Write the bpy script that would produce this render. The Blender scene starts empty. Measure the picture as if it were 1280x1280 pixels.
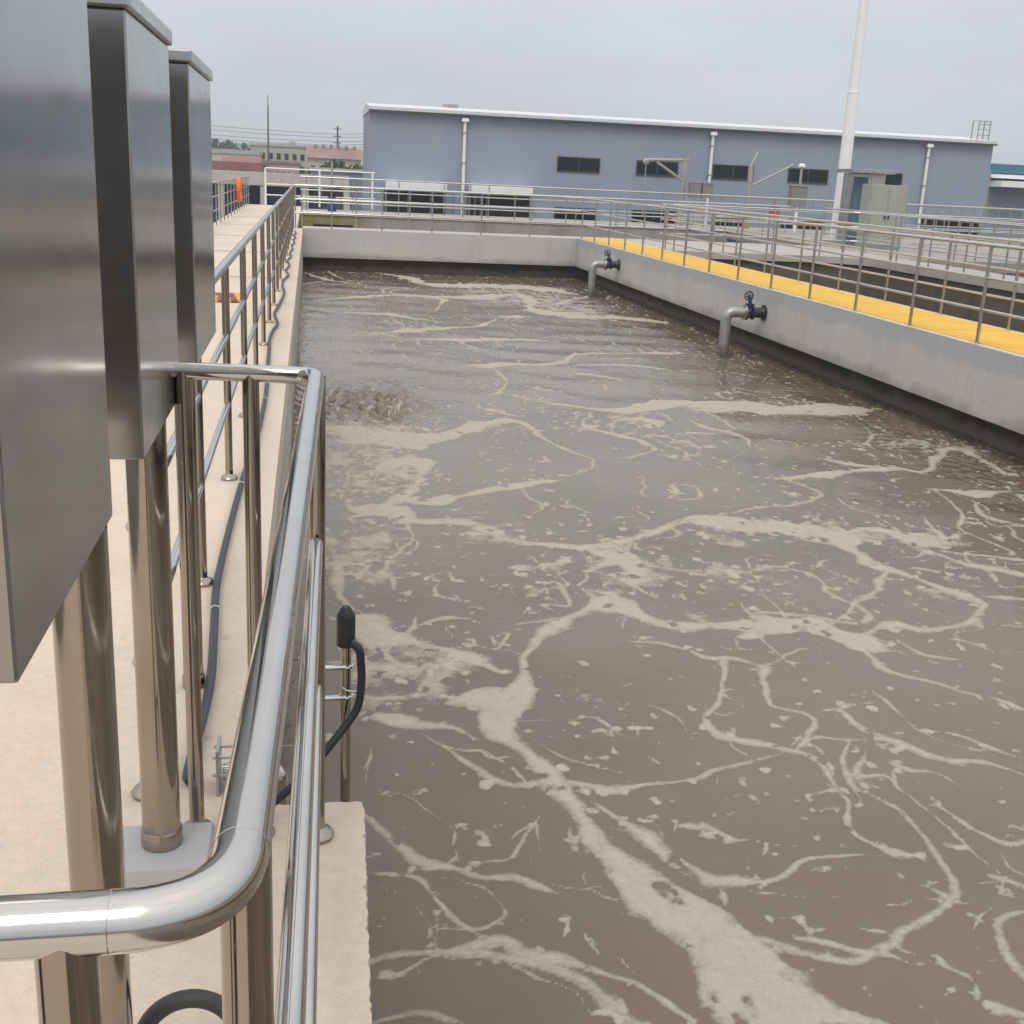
import bpy, bmesh, math, random
import numpy as np
from mathutils import Matrix, Vector
random.seed(7); np.random.seed(7)
SC = bpy.context.scene
C = SC.collection

# ------------------------------------------------------------------ camera
CAM_H = 1.55
PITCH, ROLL, YAW = 0.2788, 0.0474, 0.1776
fw = Vector((math.sin(YAW)*math.cos(PITCH), math.cos(YAW)*math.cos(PITCH), -math.sin(PITCH)))
r0 = Vector((math.cos(YAW), -math.sin(YAW), 0)); u0 = r0.cross(fw)
rv = r0*math.cos(ROLL)+u0*math.sin(ROLL); uv = -r0*math.sin(ROLL)+u0*math.cos(ROLL)
cd = bpy.data.cameras.new('camera'); cam = bpy.data.objects.new('camera', cd); C.objects.link(cam)
M = Matrix((rv, uv, -fw)).transposed().to_4x4(); M.translation = (0, 0, CAM_H); cam.matrix_world = M
cd.sensor_width = 36; cd.lens = 36*1464.76/1280; cd.clip_start = 0.02; cd.clip_end = 6000
SC.camera = cam

# ------------------------------------------------------------------ sky: bright overcast
SUN_EL, SUN_AZ = math.radians(58), math.radians(200)
W = bpy.data.worlds.new('World'); SC.world = W; W.use_nodes = True
nt = W.node_tree; nt.nodes.clear()
def N(t, kind, **kw):
    n = t.nodes.new(kind)
    for k, v in kw.items(): setattr(n, k, v)
    return n
out = N(nt, 'ShaderNodeOutputWorld'); bg = N(nt, 'ShaderNodeBackground')
sky = N(nt, 'ShaderNodeTexSky', sky_type='NISHITA'); sky.sun_disc = False
sky.sun_elevation = SUN_EL; sky.sun_rotation = SUN_AZ; sky.air_density = 1.0; sky.dust_density = 4.0; sky.ozone_density = 1.0
tc = N(nt, 'ShaderNodeTexCoord'); sep = N(nt, 'ShaderNodeSeparateXYZ'); nt.links.new(tc.outputs['Generated'], sep.inputs[0])
ramp = N(nt, 'ShaderNodeValToRGB'); nt.links.new(sep.outputs['Z'], ramp.inputs[0])      # cloud deck, brighter overhead as overcast is
e = ramp.color_ramp.elements
e[0].position = 0.0; e[0].color = (5.6, 5.9, 6.35, 1)
e[1].position = 1.0; e[1].color = (11.2, 11.1, 10.9, 1)
m_ = e.new(0.10); m_.color = (5.75, 6.1, 6.65, 1)
m_ = e.new(0.45); m_.color = (8.2, 8.3, 8.5, 1)
cm = N(nt, 'ShaderNodeMapping'); cm.inputs['Scale'].default_value = (1.6, 1.6, 6.0); nt.links.new(tc.outputs['Generated'], cm.inputs[0])
cn = N(nt, 'ShaderNodeTexNoise'); cn.inputs['Scale'].default_value = 1.5; cn.inputs['Detail'].default_value = 4; nt.links.new(cm.outputs[0], cn.inputs['Vector'])
cr = N(nt, 'ShaderNodeMapRange'); cr.inputs[1].default_value = .3; cr.inputs[2].default_value = .7; cr.inputs[3].default_value = .90; cr.inputs[4].default_value = 1.10
nt.links.new(cn.outputs[0], cr.inputs[0])
mul = N(nt, 'ShaderNodeVectorMath', operation='SCALE'); nt.links.new(ramp.outputs[0], mul.inputs[0]); nt.links.new(cr.outputs[0], mul.inputs['Scale'])
mx = N(nt, 'ShaderNodeMix', data_type='RGBA'); mx.inputs[0].default_value = 0.92
nt.links.new(sky.outputs[0], mx.inputs[6]); nt.links.new(mul.outputs[0], mx.inputs[7])
nt.links.new(mx.outputs[2], bg.inputs[0]); bg.inputs[1].default_value = 0.10; nt.links.new(bg.outputs[0], out.inputs[0])

sl = bpy.data.lights.new('sun', 'SUN'); so = bpy.data.objects.new('sun', sl); C.objects.link(so)
sl.energy = 1.1; sl.angle = math.radians(28); sl.color = (1, .96, .9)
d = Vector((math.sin(SUN_AZ)*math.cos(SUN_EL), math.cos(SUN_AZ)*math.cos(SUN_EL), math.sin(SUN_EL)))
so.rotation_euler = d.to_track_quat('Z', 'Y').to_euler(); so.location = (0, 0, 30)
SC.view_settings.view_transform = 'Standard'; SC.view_settings.look = 'None'; SC.view_settings.exposure = 0.24; SC.view_settings.gamma = 1
SC.render.engine = 'CYCLES'; SC.cycles.max_bounces = 6; SC.cycles.diffuse_bounces = 2; SC.cycles.glossy_bounces = 4; SC.cycles.transmission_bounces = 2; SC.cycles.caustics_reflective = False

# ------------------------------------------------------------------ helpers
class MB:
    def __init__(s): s.v = []; s.f = []; s.sm = []
    def add(s, vs, fs, smooth=False):
        o = len(s.v); s.v += [tuple(v) for v in vs]
        for f in fs: s.f.append([i+o for i in f]); s.sm.append(smooth)
        return s
    def box(s, a, b, cham=0.0):
        x0, y0, z0 = a; x1, y1, z1 = b
        if cham <= 0:
            vs = [(x, y, z) for z in (z0, z1) for y in (y0, y1) for x in (x0, x1)]
            return s.add(vs, [(0,2,3,1),(4,5,7,6),(0,1,5,4),(1,3,7,5),(3,2,6,7),(2,0,4,6)])
        bm = bmesh.new(); bmesh.ops.create_cube(bm, size=1)
        for v in bm.verts:
            v.co = ((x0+x1)/2+v.co.x*(x1-x0), (y0+y1)/2+v.co.y*(y1-y0), (z0+z1)/2+v.co.z*(z1-z0))
        bmesh.ops.bevel(bm, geom=list(bm.edges), offset=cham, segments=2, affect='EDGES', profile=.6)
        bm.verts.index_update()
        s.add([v.co[:] for v in bm.verts], [[v.index for v in f.verts] for f in bm.faces]); bm.free(); return s
    def frustum(s, a, b, inset):          # box with its top drawn in
        x0, y0, z0 = a; x1, y1, z1 = b; i = inset
        vs = [(x0,y0,z0),(x1,y0,z0),(x0,y1,z0),(x1,y1,z0),(x0+i,y0+i,z1),(x1-i,y0+i,z1),(x0+i,y1-i,z1),(x1-i,y1-i,z1)]
        return s.add(vs, [(0,2,3,1),(4,5,7,6),(0,1,5,4),(1,3,7,5),(3,2,6,7),(2,0,4,6)])
    def tube(s, pts, r, n=12, cap=True):
        P = [Vector(p) for p in pts]; R = r if isinstance(r, (list, tuple)) else [r]*len(P)
        vs = []; fs = []; ref = None
        for i, p in enumerate(P):
            t = (P[min(i+1, len(P)-1)]-P[max(i-1, 0)]).normalized()
            if ref is None:
                ref = Vector((0,0,1)) if abs(t.z) < .9 else Vector((1,0,0))
            a = (ref-t*ref.dot(t)).normalized(); b = t.cross(a); ref = a
            for k in range(n):
                w = 2*math.pi*k/n; vs.append(p+(a*math.cos(w)+b*math.sin(w))*R[i])
        for i in range(len(P)-1):
            for k in range(n): fs.append((i*n+k, i*n+(k+1) % n, (i+1)*n+(k+1) % n, (i+1)*n+k))
        s.add(vs, fs, True)
        if cap:
            o = len(s.v)-len(vs)
            s.f.append([o+k for k in range(n)][::-1]); s.sm.append(False)
            s.f.append([o+(len(P)-1)*n+k for k in range(n)]); s.sm.append(False)
        return s
    def lathe(s, prof, n=20, at=(0,0,0), axis='Z'):
        vs = []; fs = []
        for (r, z) in prof:
            for k in range(n):
                w = 2*math.pi*k/n; c, q = r*math.cos(w), r*math.sin(w)
                v = (c, q, z) if axis == 'Z' else (z, c, q) if axis == 'X' else (q, z, c)
                vs.append((v[0]+at[0], v[1]+at[1], v[2]+at[2]))
        for i in range(len(prof)-1):
            for k in range(n): fs.append((i*n+k, i*n+(k+1) % n, (i+1)*n+(k+1) % n, (i+1)*n+k))
        fs.append(tuple(range(n))[::-1]); fs.append(tuple((len(prof)-1)*n+k for k in range(n)))
        return s.add(vs, fs, True)
    def torus(s, c, R, r, axis='X', n=32, m=12):
        vs = []; fs = []
        for i in range(n):
            a = 2*math.pi*i/n
            for j in range(m):
                b = 2*math.pi*j/m; q = R+r*math.cos(b); h = r*math.sin(b)
                v = (h, q*math.cos(a), q*math.sin(a)) if axis == 'X' else (q*math.cos(a), q*math.sin(a), h) if axis == 'Z' else (q*math.cos(a), h, q*math.sin(a))
                vs.append((v[0]+c[0], v[1]+c[1], v[2]+c[2]))
        for i in range(n):
            for j in range(m): fs.append((i*m+j, ((i+1) % n)*m+j, ((i+1) % n)*m+(j+1) % m, i*m+(j+1) % m))
        return s.add(vs, fs, True)
    def prism(s, poly, z0, z1):           # poly counter-clockwise in XY
        n = len(poly)
        vs = [(x, y, z0) for x, y in poly]+[(x, y, z1) for x, y in poly]
        fs = [tuple(range(n))[::-1], tuple(range(n, 2*n))]+[(i, (i+1) % n, n+(i+1) % n, n+i) for i in range(n)]
        return s.add(vs, fs)
    def mesh(s, name, off=(0,0,0)):
        me = bpy.data.meshes.new(name)
        me.from_pydata([(x-off[0], y-off[1], z-off[2]) for x, y, z in s.v], [], s.f)
        me.polygons.foreach_set('use_smooth', s.sm); me.update()
        if any(s.sm): me.set_sharp_from_angle(angle=math.radians(42))
        return me
def link(name, me, mat, parent=None, loc=(0,0,0)):
    o = bpy.data.objects.new(name, me); C.objects.link(o); o.location = loc
    if mat is not None and me is not None and not me.materials: me.materials.append(mat)
    if parent is not None: o.parent = parent
    return o
def tag(o, label=None, cat=None, group=None, kind=None):
    if label: o['label'] = label
    if cat: o['category'] = cat
    if group: o['group'] = group
    if kind: o['kind'] = kind
    return o
def root(name, loc, label, cat, group=None):
    o = bpy.data.objects.new(name, None); C.objects.link(o); o.location = loc; o.empty_display_size = .1
    return tag(o, label, cat, group)
def part(name, mb, mat, r, base=None):    # mb in world coordinates; r the thing (or a part of it), base the thing's location
    b = base if base is not None else r.location
    return link(name, mb.mesh(name, b), mat, r)
def solo(name, mb, mat, loc, label, cat, group=None):
    return tag(link(name, mb.mesh(name, loc), mat, None, loc), label, cat, group)
def struct(name, mb, mat):
    return tag(link(name, mb.mesh(name), mat), kind='structure')
def bend(pts, rad, seg=7):                # round the corners of a polyline
    P = [Vector(p) for p in pts]; o = [P[0]]
    for i in range(1, len(P)-1):
        rr = rad[i] if isinstance(rad, dict) else rad
        a = (P[i-1]-P[i]); b = (P[i+1]-P[i]); q = min(rr, a.length*.49, b.length*.49)
        a = P[i]+a.normalized()*q; b = P[i]+b.normalized()*q
        for k in range(seg+1):
            t = k/seg; o.append(a*(1-t)**2+P[i]*2*t*(1-t)+b*t*t)
    return o+[P[-1]]

# ------------------------------------------------------------------ materials
def newmat(name):
    m = bpy.data.materials.new(name); m.use_nodes = True; t = m.node_tree
    return m, t, t.nodes['Principled BSDF']
def L(t, a, b): t.links.new(a, b)
def noise(t, vec, scale, detail=4, rough=.55, dist=0.0):
    n = N(t, 'ShaderNodeTexNoise'); n.inputs['Scale'].default_value = scale; n.inputs['Detail'].default_value = detail
    n.inputs['Roughness'].default_value = rough; n.inputs['Distortion'].default_value = dist
    if vec is not None: L(t, vec, n.inputs['Vector'])
    return n.outputs[0]
def rng(t, v, a, b, c=0.0, d=1.0, smooth=False):
    n = N(t, 'ShaderNodeMapRange'); n.clamp = True
    if smooth: n.interpolation_type = 'SMOOTHSTEP'
    for i, q in ((1, a), (2, b), (3, c), (4, d)): n.inputs[i].default_value = q
    L(t, v, n.inputs[0]); return n.outputs[0]
def mth(t, op, a, b=None):
    n = N(t, 'ShaderNodeMath', operation=op)
    for i, q in enumerate((a, b)):
        if q is None: continue
        if isinstance(q, (int, float)): n.inputs[i].default_value = q
        else: L(t, q, n.inputs[i])
    return n.outputs[0]
def mixc(t, f, a, b):
    n = N(t, 'ShaderNodeMix', data_type='RGBA')
    if isinstance(f, (int, float)): n.inputs[0].default_value = f
    else: L(t, f, n.inputs[0])
    for i, q in ((6, a), (7, b)):
        if isinstance(q, tuple): n.inputs[i].default_value = (*q[:3], 1)
        else: L(t, q, n.inputs[i])
    return n.outputs[2]
def pos(t, obj=False, scale=(1,1,1)):
    if obj: o = N(t, 'ShaderNodeTexCoord').outputs['Object']
    else: o = N(t, 'ShaderNodeNewGeometry').outputs['Position']
    if scale != (1,1,1):
        m = N(t, 'ShaderNodeMapping'); m.inputs['Scale'].default_value = scale; L(t, o, m.inputs[0]); o = m.outputs[0]
    return o
def bump(t, b, h, strength=.3, dist=.01):
    n = N(t, 'ShaderNodeBump'); n.inputs['Strength'].default_value = strength; n.inputs['Distance'].default_value = dist
    L(t, h, n.inputs['Height']); L(t, n.outputs[0], b.inputs['Normal'])
def plain(name, col, rough=.6, metal=0.0, var=.12, scale=3.0, bscale=0, bstr=.2, obj=False):
    m, t, b = newmat(name); p = pos(t, obj)
    v = rng(t, noise(t, p, scale, 5), .3, .7, 1-var, 1+var)
    n = N(t, 'ShaderNodeVectorMath', operation='SCALE'); n.inputs[0].default_value = col; L(t, v, n.inputs['Scale'])
    L(t, n.outputs[0], b.inputs['Base Color']); b.inputs['Roughness'].default_value = rough; b.inputs['Metallic'].default_value = metal
    if bscale: bump(t, b, noise(t, p, bscale, 5), bstr, .01)
    return m
def concrete(name, col, dark, streak=.5, joint=0, axis=1, wash=None, grit=False, scum=None):
    m, t, b = newmat(name); p = pos(t)
    big = rng(t, noise(t, p, .55, 5, .65), .36, .70, 0, 1)
    st = rng(t, noise(t, pos(t, False, (1.5, 1.5, .22)), 1.2, 3, .65), .52, .80, 0, streak)
    fn = noise(t, p, 24, 4, .7)
    c = mixc(t, mth(t, 'MULTIPLY', big, .5), col, tuple(q*.78 for q in col))
    c = mixc(t, st, c, dark)
    pit = rng(t, noise(t, p, 8, 1, .5), .745, .775, 0, .5); c = mixc(t, pit, c, dark)
    if joint:                                # faint board marks of the formwork
        s = N(t, 'ShaderNodeSeparateXYZ'); L(t, p, s.inputs[0])
        f = mth(t, 'PINGPONG', mth(t, 'ADD', s.outputs[axis], .3), joint/2)
        c = mixc(t, rng(t, f, 0, .03, .22, 0), c, dark)
    if wash:                                 # cement wash run down from the top edge
        s = N(t, 'ShaderNodeSeparateXYZ'); L(t, p, s.inputs[0])
        f = mth(t, 'ADD', s.outputs[2], mth(t, 'MULTIPLY', mth(t, 'SUBTRACT', noise(t, p, 1.1, 4, .7), .5), .45))
        c = mixc(t, rng(t, f, -.26, -.16, 0, .75), c, wash)
        c = mixc(t, rng(t, f, -.74, -.60, .7, 0), c, tuple(q*.8 for q in dark))
    if scum:                                 # dried scum splashed up from the water line
        s = N(t, 'ShaderNodeSeparateXYZ'); L(t, p, s.inputs[0])
        f = mth(t, 'ADD', s.outputs[2], mth(t, 'MULTIPLY', mth(t, 'SUBTRACT', noise(t, p, 2.4, 5, .75), .5), .5))
        c = mixc(t, rng(t, f, -1.0, -.90, .85, 0), c, scum)
    if grit:                                 # sandy grains and pin holes
        g = noise(t, p, 130, 2, .6); c = mixc(t, rng(t, g, .60, .70, 0, .5), c, dark)
        c = mixc(t, rng(t, noise(t, p, 2.6, 5, .7), .55, .75, 0, .4), c, tuple(q*.80 for q in col))
    n = N(t, 'ShaderNodeVectorMath', operation='SCALE'); L(t, c, n.inputs[0]); L(t, rng(t, fn, .3, .7, .92, 1.06), n.inputs['Scale'])
    L(t, n.outputs[0], b.inputs['Base Color']); b.inputs['Roughness'].default_value = .88
    bump(t, b, mth(t, 'ADD', fn, mth(t, 'MULTIPLY', g, .35)) if grit else fn, .45 if grit else .25, .008); return m
def steel(name, col, rough, wave=0.0, smear=.06, wscale=2.2, metal=1.0, spots=0.0):
    m, t, b = newmat(name); p = pos(t)
    b.inputs['Metallic'].default_value = metal
    L(t, mixc(t, rng(t, noise(t, p, 5, 4), .35, .7), col, tuple(q*.88 for q in col)), b.inputs['Base Color'])
    ro = rng(t, noise(t, pos(t, False, (3, 3, 9)), 3, 3), .3, .7, rough-smear, rough+smear)
    if spots: ro = mth(t, 'ADD', ro, rng(t, noise(t, p, 26, 4, .65), .56, .70, 0, spots))   # dried splashes and dull handling marks
    L(t, ro, b.inputs['Roughness'])
    if wave:
        h = mth(t, 'ADD', mth(t, 'MULTIPLY', noise(t, p, wscale, 2, .4), 1.0), mth(t, 'MULTIPLY', noise(t, p, 160, 3), .002))
        bump(t, b, h, wave, .02)
    return m

DECKM = concrete('cream_concrete', (.67, .565, .46), (.41, .34, .27), .10, grit=True)
WALLM = concrete('grey_concrete', (.57, .555, .535), (.34, .32, .295), .35, joint=2.4, wash=(.42, .43, .45))
WALLX = concrete('far_concrete', (.55, .515, .495), (.32, .29, .27), .40, joint=2.4, axis=0, wash=(.50, .475, .46))
ROOFW = plain('pale_roof_trim', (.64, .65, .67), .55, var=.06)
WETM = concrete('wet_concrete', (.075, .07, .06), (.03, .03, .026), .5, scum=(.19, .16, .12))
OLDM = concrete('stained_concrete', (.34, .32, .29), (.13, .12, .10), .8)
TANM = concrete('tan_wet_concrete', (.30, .26, .20), (.16, .13, .10), .6)
RAILM = steel('polished_steel', (.63, .615, .595), .10, smear=.06, spots=.16)
POSTM = steel('polished_post_steel', (.40, .36, .31), .12, smear=.05, spots=.14)
POST2 = steel('grey_post_steel', (.46, .45, .44), .30)
BOXM = steel('cabinet_steel', (.365, .355, .345), .175, wave=.17, smear=.02, wscale=2.6, metal=.91)
CAPM = steel('cap_steel', (.47, .47, .46), .28)
FLANM = steel('tan_flange_steel', (.40, .355, .30), .26)
DULLM = steel('dull_steel', (.50, .49, .47), .38)
YELM = plain('yellow_grating', (.76, .44, .035), .6, var=.07, scale=2.0, bscale=60, bstr=.4)
EDGEM = plain('white_edge_trim', (.62, .60, .58), .6)
BLACKM = plain('black_rubber', (.018, .018, .02), .45, var=.3, scale=20)
VALVEM = plain('dark_cast_iron', (.03, .032, .04), .42, var=.3, scale=12)
BLUEV = plain('blue_valve_paint', (.03, .045, .12), .4)
PIPEM = plain('grey_zinc_pipe', (.36, .36, .35), .42, metal=.55, var=.2, scale=7)
CONDM = plain('blue_grey_conduit', (.034, .044, .060), .5)
HOSEM = plain('dark_hose', (.045, .047, .045), .5)
PEDM = plain('grey_plinth_paint', (.42, .41, .42), .45)
WHITEM = plain('white_paint', (.84, .84, .84), .5, var=.05)
TIEM = plain('white_tie', (.75, .75, .72), .5)

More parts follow.
